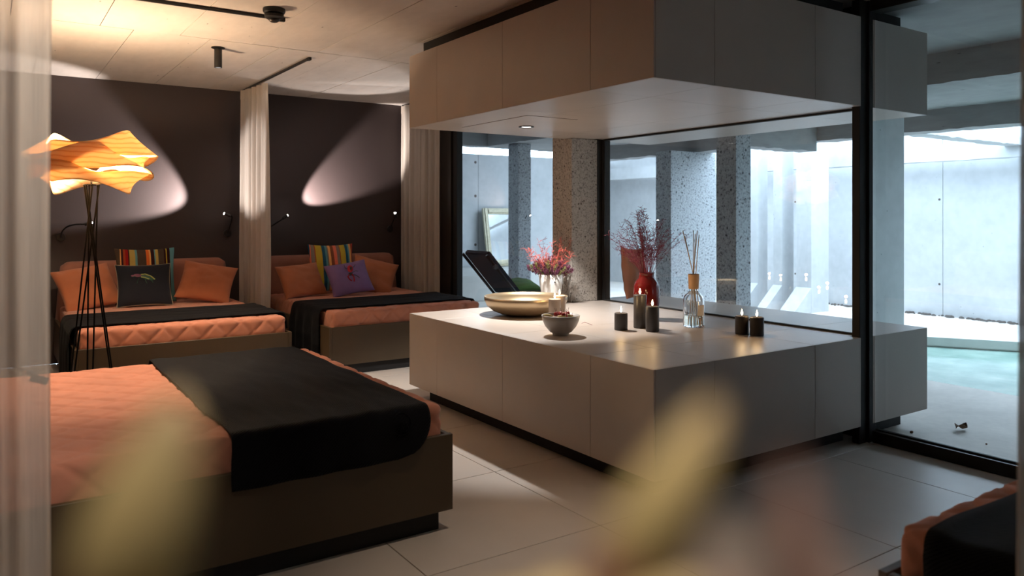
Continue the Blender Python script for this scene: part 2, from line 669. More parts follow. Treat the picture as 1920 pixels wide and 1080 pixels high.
# lintel zone above window_1 (dark infill between hood and ceiling)
# ------------------------------------------------------------------ stone pillar between the panes
p0 = struct('stone_pillar', box(4.436, 4.743, 5.695, 5.855, 0, CEIL, .006), M['stone_warm'], 'bush-hammered stone pillar behind the white flower pot')
mesh_obj('pillar_shaft', box(4.436, 4.743, 5.562, 5.6945, ZT + .001, HB - .002, .004), M['stone_warm'], p0)

# ------------------------------------------------------------------ stone block (plinth) and hood
def seams(lo, hi, arr):
    return [lo] + [a for a in arr if lo < a < hi] + [hi]

YS = [3.396, 4.309, 5.223]
XS = [3.308, 4.22]

def slab_block(name, label, cat, x0, x1, z0, z1, left, cap_top, neck, base):
    t = thing(name, label, cat, ((x0 + x1) / 2, (PY0 + PY1) / 2, 0 if base else HT))
    T = .012
    g = .0012
    mesh_obj('core', box(x0 + T, x1 - T, PY0 + T, PY1 - T, z0 + T, z1 - T), M['slab_edge'], t)
    yy = seams(PY0, PY1, YS)
    xx = seams(x0, x1, XS)
    S_ = M['slab']
    for a, b in zip(yy[:-1], yy[1:]):
        mesh_obj('side_panel', box(x0, x0 + T, a + g, b - g, z0, z1, .0012, seg=1), S_, t)
        mesh_obj('side_panel', box(x1 - T, x1, a + g, b - g, z0, z1, .0012, seg=1), S_, t)
        for c, d in zip(xx[:-1], xx[1:]):
            c2 = c + T if c == x0 else c
            d2 = d - T if d == x1 else d
            e0 = a + T if a == PY0 else a
            e1 = b - T if b == PY1 else b
            for (q0, q1, nm) in ((z1 - T, z1, 'top_panel'), (z0, z0 + T, 'bottom_panel')):
                if nm == 'bottom_panel' and base:
                    continue
                if nm == 'top_panel' and not base:
                    continue
                mesh_obj(nm, box(c2 + g, d2 - g, e0 + g, e1 - g, q0, q1, .0008, seg=1), S_, t)
    for c, d in zip(xx[:-1], xx[1:]):
        c2 = c + T if c == x0 else c
        d2 = d - T if d == x1 else d
        mesh_obj('end_panel', box(c2 + g, d2 - g, PY0, PY0 + T, z0, z1, .0012, seg=1), S_, t)
        mesh_obj('end_panel', box(c2 + g, d2 - g, PY1 - T, PY1, z0, z1, .0012, seg=1), S_, t)
    if base:
        mesh_obj('toe_base', box(neck[0], neck[1], PY0 + .13, PY1 - .13, 0, z0 + T), M['black_matt'], t)
    else:
        mesh_obj('neck', box(neck[0], neck[1], PY0 + .13, PY1 - .02, z1 - T, CEIL), M['black_matt'], t)
    return t

plinth = slab_block('stone_table', 'low greige stone block table with candles and bowls on it', 'table', PX0, 4.715, ZP, ZT, 0, 1, (PX0 + .12, 4.715), True)
plinth_o = slab_block('stone_table', 'end of the greige stone table outside the glass', 'table', 4.855, PX1, ZP, ZT, 0, 1, (4.86, PX1 - .12), True)
hood = slab_block('hanging_hood', 'greige stone-clad hood hanging over the candle table', 'hood', PX0, 4.715, HB, HT, 0, 0, (PX0 + .12, 4.715), False)
hood_o = slab_block('hanging_hood', 'end of the greige ceiling hood outside the glass', 'hood', 4.855, PX1, HB, HT, 0, 0, (4.86, PX1 - .12), False)
# infill strips beside the pane so the block reads as one piece either side of the glass
for z0, z1, par in ((ZP, ZT, plinth), (HB, HT, hood)):
    mesh_obj('joint_strip', box(4.716, 4.854, 2.97, PY1 - .14, z0 + .002, z1 - .0005), M['slab'], par)
# hatch and downlight in the hood's underside
mesh_obj('access_hatch', box(3.18, 3.63, 4.49, 5.40, HB - .0025, HB + .002, .0008, seg=1), M['slab'], hood)
mesh_obj('hatch_gap', box(3.172, 3.638, 4.482, 5.408, HB - .0006, HB + .002), M['joint'], hood)
DLX, DLY = 3.565, 5.05
dl = thing('downlight', 'recessed round downlight in the underside of the hood', 'downlight', (DLX, DLY, HB))
mesh_obj('trim_ring', lathe([(.042, .0), (.042, -.006), (.062, -.006), (.062, .0), (.042, .0)], 32, (DLX, DLY, HB - .0025)), M['black'], dl, True, 40)
mesh_obj('lens', lathe([(0, -.0015), (.042, -.0015)], 32, (DLX, DLY, HB - .0025)), M['lens'], dl)


def spot(name, loc, target, power, size, blend=.3, col=(1, .9, .78), radius=.03, parent=None):
    L = bpy.data.lights.new(name, 'SPOT')
    L.energy = power
    L.spot_size = math.radians(size)
    L.spot_blend = blend
    L.color = col
    L.shadow_soft_size = radius
    o = bpy.data.objects.new(name, L)
    C.objects.link(o)
    o.location = loc
    d = Vector(target) - Vector(loc)
    o.rotation_euler = d.to_track_quat('-Z', 'Y').to_euler()
    if parent is not None:
        o.parent = parent
        o.matrix_parent_inverse = parent.matrix_world.inverted() if parent.get('_org') is None else Matrix.Translation(-Vector(parent['_org']))
    return o


def point(name, loc, power, col, radius, parent=None):
    L = bpy.data.lights.new(name, 'POINT')
    L.energy = power
    L.color = col
    L.shadow_soft_size = radius
    o = bpy.data.objects.new(name, L)
    C.objects.link(o)
    o.location = loc
    if parent is not None:
        o.parent = parent
        o.matrix_parent_inverse = Matrix.Translation(-Vector(parent['_org']))
    return o


spot('downlight_beam', (DLX, DLY, HB - .012), (DLX, DLY, 0), 265, 90, .24, (1, .96, .91), .035, dl)

# ------------------------------------------------------------------ courtyard outside
struct('courtyard_floor', box(4.83, 7.10, -6, 14, -.3, -.005), M['deck'], 'weathered concrete deck outside the glass door')
struct('courtyard_floor', box(7.10, 12.2, 4.9, 14, -.3, -.006), M['deck'], 'pale concrete ground behind the pool')
poly = bmesh.new()
def prism(pts, z0, z1):
    b = bmesh.new()
    lo = [b.verts.new((x, y, z0)) for x, y in pts]
    hi = [b.verts.new((x, y, z1)) for x, y in pts]
    b.faces.new(lo[::-1]); b.faces.new(hi)
    n = len(pts)
    for i in range(n):
        b.faces.new((lo[i], lo[(i + 1) % n], hi[(i + 1) % n], hi[i]))
    return b
# pool: straight near edge, slanting far edge
struct('courtyard_floor', prism([(9.26, 4.9), (12.2, 4.9), (12.2, -6), (11.9, -6), (11.9, .6)][::-1], -.3, -.006), M['platform'], 'pale ground beyond the slanting pool edge')
struct('pool_water', prism([(7.10, -6), (11.9, -6), (11.9, .6), (9.26, 4.9), (7.10, 4.9)], -.4, -.07), M['water'], 'pale green water of the plunge pool')
cp = bmesh.new()
a, b_ = Vector((9.26, 4.86, 0)), Vector((11.88, .62, 0))
dr = (b_ - a).normalized(); nr = Vector((dr.y, -dr.x, 0))
for off, wd, hh in ((0, .10, .05), (.14, .05, .03)):
    q = [a + nr * -off, b_ + nr * -off, b_ - nr * (off + wd), a - nr * (off + wd)]
    join(cp, prism([(p.x, p.y) for p in q], -.05, hh))
struct('pool_coping', cp, M['platform'], 'pale stepped coping along the far pool edge')
# retaining wall panels with joints
rw = struct('wall_courtyard', box(11.83, 12.1, -6, 14, -.3, 3.0), M['joint'], 'tall pale concrete retaining wall beyond the pool')
for i in range(8):
    y0 = 5.92 - 10 + 2.5 * i
    mesh_obj('wall_panel', box(11.80, 11.83, y0 + .004, min(13.5, y0 + 2.496), -.3, 3.0), M['concrete_out'], rw)
    for zz in (.47, 1.74):
        for yy in (y0 + .05,):
            mesh_obj('tie_hole', lathe([(0, 0), (.018, 0)], 12), M['joint'], rw).matrix_world = Matrix.Translation((11.799, yy, zz)) @ Matrix.Rotation(-PI / 2, 4, 'Y')
fw = struct('wall_courtyard_end', box(4.62, 11.8, 13.53, 13.8, -.3, 2.76), M['joint'], 'far concrete courtyard wall seen through the narrow pane')
for x0, x1 in ((4.62, 6.0), (6.01, 8.315), (8.325, 10.6), (10.61, 11.79)):
    mesh_obj('wall_panel', box(x0, x1, 13.5, 13.53, -.3, 2.76), M['concrete_out'], fw)
for xx in (8.25, 10.5):
    for zz in (.9, 1.9, 2.59):
        mesh_obj('tie_hole', lathe([(0, 0), (.03, 0)], 14), M['joint'], fw).matrix_world = Matrix.Translation((xx, 13.498, zz)) @ Matrix.Rotation(PI / 2, 4, 'X')
gv = bmesh.new()
rg = random.Random(5)
for i in range(260):
    c_ = Vector((11.78 - rg.random() ** 2 * .10, rg.uniform(3.5, 9.5), 0))
    e_ = rg.uniform(.012, .035)
    ellipsoid(c_, (e_, e_ * rg.uniform(.7, 1.3), e_ * .8), gv, 6, 4)
struct('gravel_strip', gv, M['joint'], 'dark crumbly gravel line along the foot of the retaining wall')['kind'] = 'stuff'
struct('daylight_blocker_wall', box(4.95, 12.1, 1.0, 1.2, -.3, 3.2), M['concrete_dark'], 'added unseen concrete wall holding daylight off the stone table and hood')  # added out of view to keep daylight off the table and hood ends
struct('wall_courtyard_house', box(4.62, 4.8, YB, 13.6, -.3, 3.2), M['concrete_out'], 'outer face of the house wall')
# slabs and beams overhead
def rough_box(x0, x1, y0, y1, z0, z1, amp=.012, n=60):
    """concrete beam whose lower edges are broken and uneven"""
    b = bmesh.new()
    L = y1 - y0 if (y1 - y0) > (x1 - x0) else x1 - x0
    along_y = (y1 - y0) > (x1 - x0)
    prof = [(0, 0), (0, .04), (0, 1), (1, 1), (1, .04), (1, 0)]
    rings = []
    for i in range(n + 1):
        t = i / n
        ring = []
        for k_, (u, w) in enumerate(prof):
            if along_y:
                p = Vector((x0 + u * (x1 - x0), y0 + t * L, z0 + w * (z1 - z0)))
            else:
                p = Vector((x0 + t * L, y0 + u * (y1 - y0), z0 + w * (z1 - z0)))
            if w < .01:
                p.z += amp * (nz((t * L * 7, k_ * 9.1, z0)) + .6 * nz((t * L * 23, k_ * 3.3, z0)))
            ring.append(b.verts.new(p))
        rings.append(ring)
    m = len(prof)
    for i in range(n):
        for k_ in range(m):
            b.faces.new((rings[i][k_], rings[i][(k_ + 1) % m], rings[i + 1][(k_ + 1) % m], rings[i + 1][k_]))
    b.faces.new(rings[0]); b.faces.new(rings[-1][::-1])
    return b

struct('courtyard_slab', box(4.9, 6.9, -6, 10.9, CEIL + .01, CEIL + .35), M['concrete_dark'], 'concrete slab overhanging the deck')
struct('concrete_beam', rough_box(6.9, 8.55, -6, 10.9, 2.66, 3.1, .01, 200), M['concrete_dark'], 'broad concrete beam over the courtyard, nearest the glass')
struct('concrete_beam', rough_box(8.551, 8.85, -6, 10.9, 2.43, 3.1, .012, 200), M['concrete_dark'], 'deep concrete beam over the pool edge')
struct('concrete_beam', rough_box(8.86, 11.78, 4.63, 4.86, 2.43, 2.53, .012, 60), M['concrete_out'], 'cross beam reaching from the pool to the retaining wall')
struct('concrete_beam', rough_box(11.3, 11.5, -6, 13.45, 2.28, 2.52, .008, 160), M['concrete_out'], 'thin concrete beam in front of the retaining wall')
struct('concrete_beam', rough_box(7.02, 8.54, 5.82, 6.08, 2.30, 2.645, .012, 50), M['concrete_dark'], 'brownish cross beam above the pitted pillars')
struct('courtyard_slab', box(4.62, 12.1, 11.2, 13.9, 3.35, 3.5), M['concrete_dark'], 'added unseen concrete slab shading the far end of the courtyard')  # added above the visible strip to darken the far wall
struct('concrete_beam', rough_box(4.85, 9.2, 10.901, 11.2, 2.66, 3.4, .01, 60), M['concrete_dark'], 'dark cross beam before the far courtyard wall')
# pillars
for (x0, x1, y0, y1, z1, lab, mt) in (
        (7.00, 7.26, 5.80, 6.09, 2.655, 'narrow pitted concrete pillar just behind the reed diffuser pane', 'stone_cool'),
        (7.00, 7.25, 10.14, 10.43, 2.655, 'slim pitted pillar seen through the narrow pane', 'stone_cool'),
        (8.00, 8.52, 7.78, 8.08, 2.655, 'broad pitted concrete pillar behind the red vase', 'stone_cool'),
        (7.00, 7.60, 4.19, 4.30, 2.655, 'pale concrete fin beside the sliding door', 'concrete_out')):
    nm = 'concrete_pillar'
    struct(nm, box(x0, x1 + (.42 if x0 == 8.0 else 0), y0, y1, -.01, z1 - (.23 if x0 == 8.0 else 0), .008), M[mt], lab)
for (x0, x1, y0, y1, lab) in ((10.5, 10.95, 7.25, 7.52, 'concrete fin by the retaining wall, nearest the sliding door'),
                              (10.5, 10.80, 7.78, 7.95, 'thin concrete fin by the retaining wall, middle one'),
                              (10.5, 10.75, 8.25, 8.55, 'concrete fin by the retaining wall, farthest one')):
    struct('concrete_fin', box(x0, x1, y0, y1, -.01, 2.9, .006), M['concrete_out'], lab)
    foot = prism([(x0 - .45, 0), (x0, 0), (x0, .38)], y0, y1)
    for v_ in foot.verts:
        v_.co = Vector((v_.co.x, v_.co.z, v_.co.y))
    struct('fin_foot', foot, M['concrete_out'], 'sloping foot of a concrete fin, at its pool side')

# bench platform, gilt mirror, lounger outside
tag(mesh_obj('bench', box(5.2, 9.25, 11.5, 13.45, 0, .45, .006), M['platform']), 'pale concrete bench under the leaning gilt mirror', 'bench')
gm = thing('mirror_frame', 'pale gilt picture frame mirror leaning against the courtyard wall', 'mirror', (8.78, 13.2, .462), world=False)
w_, h_ = .90, 1.20
for (a0, a1, c0, c1) in ((-w_ / 2, -w_ / 2 + .13, 0, h_), (w_ / 2 - .13, w_ / 2, 0, h_), (-w_ / 2 + .13, w_ / 2 - .13, 0, .13), (-w_ / 2 + .13, w_ / 2 - .13, h_ - .13, h_)):
    b = box(a0, a1, -.03, .02, c0, c1, .012, seg=2)
    mesh_obj('frame_bar', b, M['frame_gold'], gm, True, 40)
    ia, ib = (.03, .06) if a1 - a0 < .2 else (0, 0)
    mesh_obj('moulding', box(a0 + (.035 if a1 - a0 < .2 else 0), a1 - (.035 if a1 - a0 < .2 else 0), -.05, -.029, c0 + (.035 if c1 - c0 < .2 else 0), c1 - (.035 if c1 - c0 < .2 else 0), .008, seg=1), M['frame_gold'], gm)
mesh_obj('mirror_plate', box(-w_ / 2 + .12, w_ / 2 - .12, -.005, .01, .12, h_ - .12), M['mirror'], gm)
gm.rotation_euler = (math.radians(-9), 0, math.radians(4))

lo = thing('lounge_chair', 'black outdoor lounge chair with raised back behind the narrow pane', 'lounger', (6.0, 8.6, 0))
for y in (8.30, 8.90):
    mesh_obj('side_rail', tube([(5.24, y, .99), (5.76, y, .41), (7.05, y, .34)], .022, 8), M['black'], lo, True)
def slab_along(p, q, y0, y1, th):
    """padded slab whose side profile runs from p to q in the x-z plane"""
    p, q = Vector((p[0], 0, p[1])), Vector((q[0], 0, q[1]))
    d = (q - p).normalized(); n_ = Vector((-d.z, 0, d.x))
    bb = bmesh.new()
    vs = []
    for y in (y0, y1):
        for r_ in (p, q):
            for s_ in (0, th):
                vs.append(bb.verts.new((r_.x + n_.x * s_, y, r_.z + n_.z * s_)))
    f = [(0, 1, 3, 2), (4, 6, 7, 5), (0, 2, 6, 4), (1, 5, 7, 3), (0, 4, 5, 1), (2, 3, 7, 6)]
    for q_ in f:
        bb.faces.new([vs[i] for i in q_])
    bmesh.ops.bevel(bb, geom=list(bb.edges), offset=min(.012, th * .3), segments=2, affect='EDGES')
    return bb
mesh_obj('backrest_pad', slab_along((5.25, 1.0), (5.75, .44), 8.32, 8.88, .07), M['navy_pillow'], lo, True, 40)
mesh_obj('seat_pad', slab_along((5.80, .43), (7.0, .365), 8.32, 8.88, .07), M['navy_pillow'], lo, True, 40)
for y in (8.31, 8.89):
    for x, z in ((5.82, .41), (6.95, .34)):
        mesh_obj('leg', tube([(x, y, z), (x + (.05 if x > 6 else -.06), y, 0)], .018, 8), M['black'], lo, True)
mesh_obj('clamp', tube([(5.36, 8.26, .84), (5.36, 8.30, .84)], .03, 12), M['black'], lo)


# ------------------------------------------------------------------ cushions
def cushion_point(u, v, a, h, T, side, seed, wr=.010, sag=0.0):
    x = a * u * (1 - .075 * (1 - v * v))
    z = h * v * (1 - .075 * (1 - u * u))
    t = T * (max(0, (1 - u * u)) * max(0, (1 - v * v))) ** .42
    t += wr * min(1, t / .03) * (nz((u * 2.3 + seed, v * 2.3, side * 3.1)) + .5 * nz((u * 5 + seed, v * 5, side * 7.7)))
    z -= sag * (1 - u * u) * max(0, v)
    return Vector((x, side * t, z + h))


def cushion_bm(a, h, T, seed, n=26, wr=.010, sag=0.0):
    bm = bmesh.new()
    f = [[None] * (n + 1) for _ in range(n + 1)]
    b = [[None] * (n + 1) for _ in range(n + 1)]
    w = lambda t: math.sin((t * 2 - 1) * PI / 2)
    for i in range(n + 1):
        for j in range(n + 1):
            u, v = w(i / n), w(j / n)
            edge = i in (0, n) or j in (0, n)
            f[i][j] = bm.verts.new(cushion_point(u, v, a, h, T, -1, seed, wr, sag))
            b[i][j] = f[i][j] if edge else bm.verts.new(cushion_point(u, v, a, h, T, 1, seed, wr, sag))
    for i in range(n):
        for j in range(n):
            bm.faces.new((f[i][j], f[i + 1][j], f[i + 1][j + 1], f[i][j + 1]))
            bm.faces.new((b[i][j], b[i][j + 1], b[i + 1][j + 1], b[i + 1][j]))
    return bm


def cushion(label, loc, yaw, tilt, roll, a, h, T, mat, seed, piping=None, wr=.010, group=None, sag=0.0, name='cushion'):
    t = thing(name, label, 'cushion', loc, world=False, group=group)
    t.rotation_euler = (Matrix.Rotation(math.radians(yaw), 3, 'Z') @ Matrix.Rotation(math.radians(tilt), 3, 'X') @ Matrix.Rotation(math.radians(roll), 3, 'Y')).to_euler()
    mesh_obj('cushion_cover', cushion_bm(a, h, T, seed, 26, wr, sag), mat, t, True)
    if piping:
        pts = []
        N = 24
        for s in range(4):
            for i in range(N):
                q = -1 + 2 * i / N
                u, v = ((q, -1), (1, q), (-q, 1), (-1, -q))[s]
                pts.append(cushion_point(u, v, a * 1.003, h, T, -1, seed, wr, sag))
        pts.append(pts[0])
        mesh_obj('piping', tube(pts, .0045, 6), piping, t, True)
    return t


def on_cushion(poly, a, h, T, seed, off=.003, wr=.010, bm=None):
    bm = bm or bmesh.new()
    vs = [bm.verts.new(cushion_point(u, v, a, h, T, -1, seed, wr) + Vector((0, -off, 0))) for u, v in poly]
    c = Vector((0, 0, 0))
    uc = sum(p[0] for p in poly) / len(poly); vc = sum(p[1] for p in poly) / len(poly)
    cv = bm.verts.new(cushion_point(uc, vc, a, h, T, -1, seed, wr) + Vector((0, -off - .002, 0)))
    for i in range(len(vs)):
        bm.faces.new((vs[i], vs[(i + 1) % len(vs)], cv))
    return bm


def ell(cu, cv, ru, rv, ang=0, n=16):
    ca, sa = math.cos(ang), math.sin(ang)
    return [(cu + ru * math.cos(2 * PI * i / n) * ca - rv * math.sin(2 * PI * i / n) * sa,
             cv + ru * math.cos(2 * PI * i / n) * sa + rv * math.sin(2 * PI * i / n) * ca) for i in range(n)]


def leg_on(pts, a, h, T, seed, w=.004, wr=.010, bm=None):
    P_ = []
    for (u0, v0), (u1, v1) in zip(pts[:-1], pts[1:]):
        for i in range(5):
            t = i / 4
            P_.append(cushion_point(u0 + (u1 - u0) * t, v0 + (v1 - v0) * t, a, h, T, -1, seed, wr) + Vector((0, -.002, 0)))
    return tube(P_, w, 5, bm)


# ------------------------------------------------------------------ beds
MZ = .60      # mattress top
FZ = .46      # frame top


def rounded(x0, x1, y0, y1, z0, z1, r, step=.014, quilt=.0, wr=.003, seed=0, dia=.16):
    """mattress: rounded box with stitched diamond quilting grooves"""
    bm = bmesh.new()
    lx, ly, lz = x1 - x0, y1 - y0, z1 - z0
    nx, ny, nz_ = max(4, int(lx / step)), max(4, int(ly / step)), max(6, int(lz / step))
    c = Vector(((x0 + x1) / 2, (y0 + y1) / 2, (z0 + z1) / 2))
    hx, hy, hz = lx / 2, ly / 2, lz / 2
    vmap = {}

    def vert(i, j, k_):
        key = (i, j, k_)
        if key in vmap:
            return vmap[key]
        p = Vector((-hx + lx * i / nx, -hy + ly * j / ny, -hz + lz * k_ / nz_))
        q = Vector((max(-hx + r, min(hx - r, p.x)), max(-hy + r, min(hy - r, p.y)), max(-hz + r, min(hz - r, p.z))))
        d = p - q
        n = d.normalized() if d.length > 1e-6 else Vector((0, 0, 1))
        pt = q + n * r if d.length > 1e-6 else p
        # unfolded stitching coordinates
        u, v = p.x, p.y
        if k_ < nz_:
            if j == 0: v = p.y - (hz - p.z)
            elif j == ny: v = p.y + (hz - p.z)
            elif i == 0: u = p.x - (hz - p.z)
            elif i == nx: u = p.x + (hz - p.z)
        s1 = ((u + v) / dia / 1.3) % 1.0
        s2 = ((u - v) / dia / 1.3) % 1.0
        d1 = min(s1, 1 - s1) * dia * .92
        d2 = min(s2, 1 - s2) * dia * .92
        g = math.exp(-(min(d1, d2) / .011) ** 2)
        pt = pt - n * (quilt * g) + n * wr * (nz((u * 6 + seed, v * 14, 0)) + .7 * nz((u * 17 + seed, v * 30, 1.7)))
        vmap[key] = bm.verts.new(pt + c)
        return vmap[key]

    for i in range(nx):
        for j in range(ny):
            bm.faces.new((vert(i, j, nz_), vert(i + 1, j, nz_), vert(i + 1, j + 1, nz_), vert(i, j + 1, nz_)))
    for i in range(nx):
        for k_ in range(nz_):
            bm.faces.new((vert(i, 0, k_), vert(i + 1, 0, k_), vert(i + 1, 0, k_ + 1), vert(i, 0, k_ + 1)))
            bm.faces.new((vert(i, ny, k_), vert(i, ny, k_ + 1), vert(i + 1, ny, k_ + 1), vert(i + 1, ny, k_)))
    for j in range(ny):
        for k_ in range(nz_):
            bm.faces.new((vert(0, j, k_), vert(0, j, k_ + 1), vert(0, j + 1, k_ + 1), vert(0, j + 1, k_)))
            bm.faces.new((vert(nx, j, k_), vert(nx, j + 1, k_), vert(nx, j + 1, k_ + 1), vert(nx, j, k_ + 1)))
    return bm


def headboard(Wd, y0):
    """padded headboard with sloping rounded ends, z from the frame up to about 1.03"""
    def fn(u, v):
        z = FZ - .02 + v * (1.03 - FZ + .02)
        half = Wd / 2 - .01 - .045 * v - .02 * max(0, (v - .9) / .1) ** 2
        x = Wd / 2 + (u * 2 - 1) * half
        return x, z
    bm = bmesh.new()
    nu, nv = 40, 14
    F_, B_ = [], []
    for i in range(nu + 1):
        a, b = [], []
        for j in range(nv + 1):
            u, v = i / nu, j / nv
            x, z = fn(u, v)
            e = min(u * Wd, (1 - u) * Wd, (1 - v) * .57)
            rr = .05
            puff = rr * math.sqrt(max(0, 1 - (1 - min(1, e / rr)) ** 2))
            # rounded upper corners
            dx = min(u, 1 - u) * Wd
            dz = (1 - v) * .57
            if dx < .06 and dz < .06:
                dd = math.hypot(.06 - dx, .06 - dz)
                if dd > .06:
                    s = .06 / dd
                    ox, oz = (.06 - dx) * (1 - s), (.06 - dz) * (1 - s)
                    x += ox if u < .5 else -ox
                    z -= oz
            a.append(bm.verts.new((x, y0 + .06 - puff - .05 * (1 - v) + .004 * nz((x * 4, z * 4, 3)), z)))
            b.append(bm.verts.new((x, y0 + .14, z)))
        F_.append(a); B_.append(b)
    for i in range(nu):
        for j in range(nv):
            bm.faces.new((F_[i][j], F_[i + 1][j], F_[i + 1][j + 1], F_[i][j + 1]))
            bm.faces.new((B_[i][j], B_[i][j + 1], B_[i + 1][j + 1], B_[i + 1][j]))
    for j in range(nv):
        bm.faces.new((F_[0][j], F_[0][j + 1], B_[0][j + 1], B_[0][j]))
        bm.faces.new((F_[nu][j], B_[nu][j], B_[nu][j + 1], F_[nu][j + 1]))
    for i in range(nu):
        bm.faces.new((F_[i][nv], F_[i + 1][nv], B_[i + 1][nv], B_[i][nv]))
        bm.faces.new((F_[i][0], B_[i][0], B_[i + 1][0], F_[i + 1][0]))
    return bm


def make_bed(label, loc, rz, Wd, L, seed, head=True):
    """local x across the bed, local y from the foot (0) to the head (L)"""
    t = thing('bed', label, 'bed', loc, rz, world=False, group='daybeds')
    p = .028
    mesh_obj('toe_base', box(.05, Wd - .05, .05, L - .05, 0, .11), M['black_matt'], t)
    mesh_obj('side_panel', box(0, p, 0, L, .10, FZ, .002, seg=1), M['wood_frame'], t)
    mesh_obj('side_panel', box(Wd - p, Wd, 0, L, .10, FZ, .002, seg=1), M['wood_frame'], t)
    mesh_obj('foot_panel', box(p + .001, Wd - p - .001, 0.004, p, .10, FZ - .002, .002, seg=1), M['wood_frame'], t)
    mesh_obj('slat_base', box(p, Wd - p, p, L, .11, FZ - .06), M['black_matt'], t)
    hb = .14 if head else 0
    mesh_obj('mattress', rounded(p + .012, Wd - p - .012, .03, L - hb, FZ - .06, MZ, .035, .014, .010, .0026, seed), M['coral'], t, True)
    if head:
        mesh_obj('headboard', headboard(Wd, L - .14), M['coral_pad'], t, True, 50)
    return t


def throw(label, loc, rz, Wd, y0, y1, lo_, hi_, seed, amp=.006, fold=.018, corner=.0, n=110, m=56, slope=0.0):
    """black blanket lying across the bed; lo_/hi_ = hanging length over the x=0 / x=Wd side (negative: stops short)"""
    t = thing('blanket', label, 'blanket', loc, rz, world=False, group='black throws')
    r = .045
    zt = MZ + .012
    x_lo, x_hi = -.008, Wd + .008
    arc = r * PI / 2
    s0 = -(lo_ + arc) if lo_ > 0 else -lo_ + 0.0
    flat0, flat1 = x_lo + r, x_hi - r
    A = (-arc - lo_) if lo_ > 0 else (-lo_)
    total_flat = flat1 - flat0
    B = (total_flat + arc + hi_) if hi_ > 0 else (total_flat + hi_)

    def pos(s):
        if s < 0:
            q = -s
            if q < arc:
                a = q / r
                return flat0 - r * math.sin(a), zt - r + r * math.cos(a), 0
            return x_lo, zt - r - (q - arc), q - arc
        if s > total_flat:
            q = s - total_flat
            if q < arc:
                a = q / r
                return flat1 + r * math.sin(a), zt - r + r * math.cos(a), 0
            return x_hi, zt - r - (q - arc), -(q - arc)
        return flat0 + s, zt, 0

    def fn(u, v):
        # rounded hem corners
        yy0, yy1 = y0, y1
        s = A + (B - A) * u
        if lo_ > 0 and corner > 0:
            e = (s - A)
            if e < corner:
                c_ = corner - math.sqrt(max(0, corner ** 2 - (corner - e) ** 2))
                yy0 = y0 + c_
        y = yy0 + (yy1 - yy0) * v + slope * (u - .5)
        y += .012 * nz((s * 3 + seed, v * 2, 5))
        x, z, hang = pos(s)
        w = nz((s * 2.2 + seed, y * 9, 0)) + .5 * nz((s * 5 + seed, y * 21, 3))
        if hang == 0:
            z += amp * max(-.6, w) + amp * .4
        else:
            k_ = min(1, abs(hang) / .15)
            d = fold * k_ * (1 + math.sin(y * 26 + seed * 3 + 2 * nz((y * 3, seed, 1)))) * .5 + .006
            x += (-d if hang > 0 else d)
        return Vector((x, y, z))

    o = mesh_obj('fleece', grid(fn, n, m), M['throw'], t, True)
    sm = o.modifiers.new('thick', 'SOLIDIFY')
    sm.thickness = .007
    sm.offset = 1 if False else 0
    return t, fn


B1 = (.54, 6.81, 0); B2 = (2.60, 6.84, 0); B3 = (1.83, 3.20, 0); B4 = (2.16, 1.27, 0)
bed1 = make_bed('coral daybed behind the wire-legged floor lamp', B1, 0, 1.70, 2.22, 1)
bed2 = make_bed('coral daybed between the two gathered curtains, beside the stone table', B2, 0, 1.70, 2.19, 2)
bed3 = make_bed('coral daybed in the foreground with its dark panelled side to the viewer', B3, PI / 2, 1.98, 2.75, 3)
bed4 = make_bed('coral daybed cut off at the bottom corner by the sliding door', B4, -PI / 2, 1.95, 2.45, 4)
throw('black fleece throw across the daybed behind the floor lamp', B1, 0, 1.70, .20, 1.08, .46, .10, 1)
throw('black fleece throw hanging over the side of the daybed beside the stone table', B2, 0, 1.70, .22, 1.02, .40, .12, 2, fold=.035)
b3t, b3fn = throw('black fleece throw with an embossed leaf emblem on the foreground daybed', B3, PI / 2, 1.98, .13, 1.02, .175, .16, 3, corner=.17, n=130, m=64, fold=.012)
throw('black fleece throw hanging over the foot of the daybed cut off at the bottom corner', (2.16, 0, 0), 0, 2.35, -.6, 1.135, .27, -1.2, 4, amp=.008)

# embossed emblem: leaves inside a ring, on the hanging edge of the throw
em = bmesh.new()
EC = Vector((1.83 - 1.553, 0, 0))   # local y of the emblem
ey, ez, R_ = .277, .578, .047
def emb(q, w):   # point on the throw's bent edge; w = height above the frame
    zt = MZ + .012
    r = .045
    s = zt - w
    if s < r * .9:
        a = math.acos(max(-1, min(1, (w - (zt - r)) / r)))
        return Vector((-.008 + r - (r + .007) * math.sin(a), q, zt - r + (r + .007) * math.cos(a)))
    return Vector((-.022, q, w))
ring = [emb(ey + R_ * math.cos(t * 2 * PI / 40), ez - .03 + R_ * math.sin(t * 2 * PI / 40)) for t in range(4, 37)]
tube(ring, .0022, 5, em)
for ang, ln in ((60, .042), (90, .045), (120, .042), (25, .036), (155, .036)):
    a_ = math.radians(ang)
    for sgn in (-1, 1):
        pts = []
        for i in range(9):
            t = i / 8
            wdt = .011 * math.sin(PI * t) * sgn
            pts.append(emb(ey + math.cos(a_) * ln * t - math.sin(a_) * wdt, ez - .058 + math.sin(a_) * ln * t + math.cos(a_) * wdt))
        tube(pts, .0018, 5, em)
mesh_obj('leaf_emblem', em, M['throw'], b3t, True)

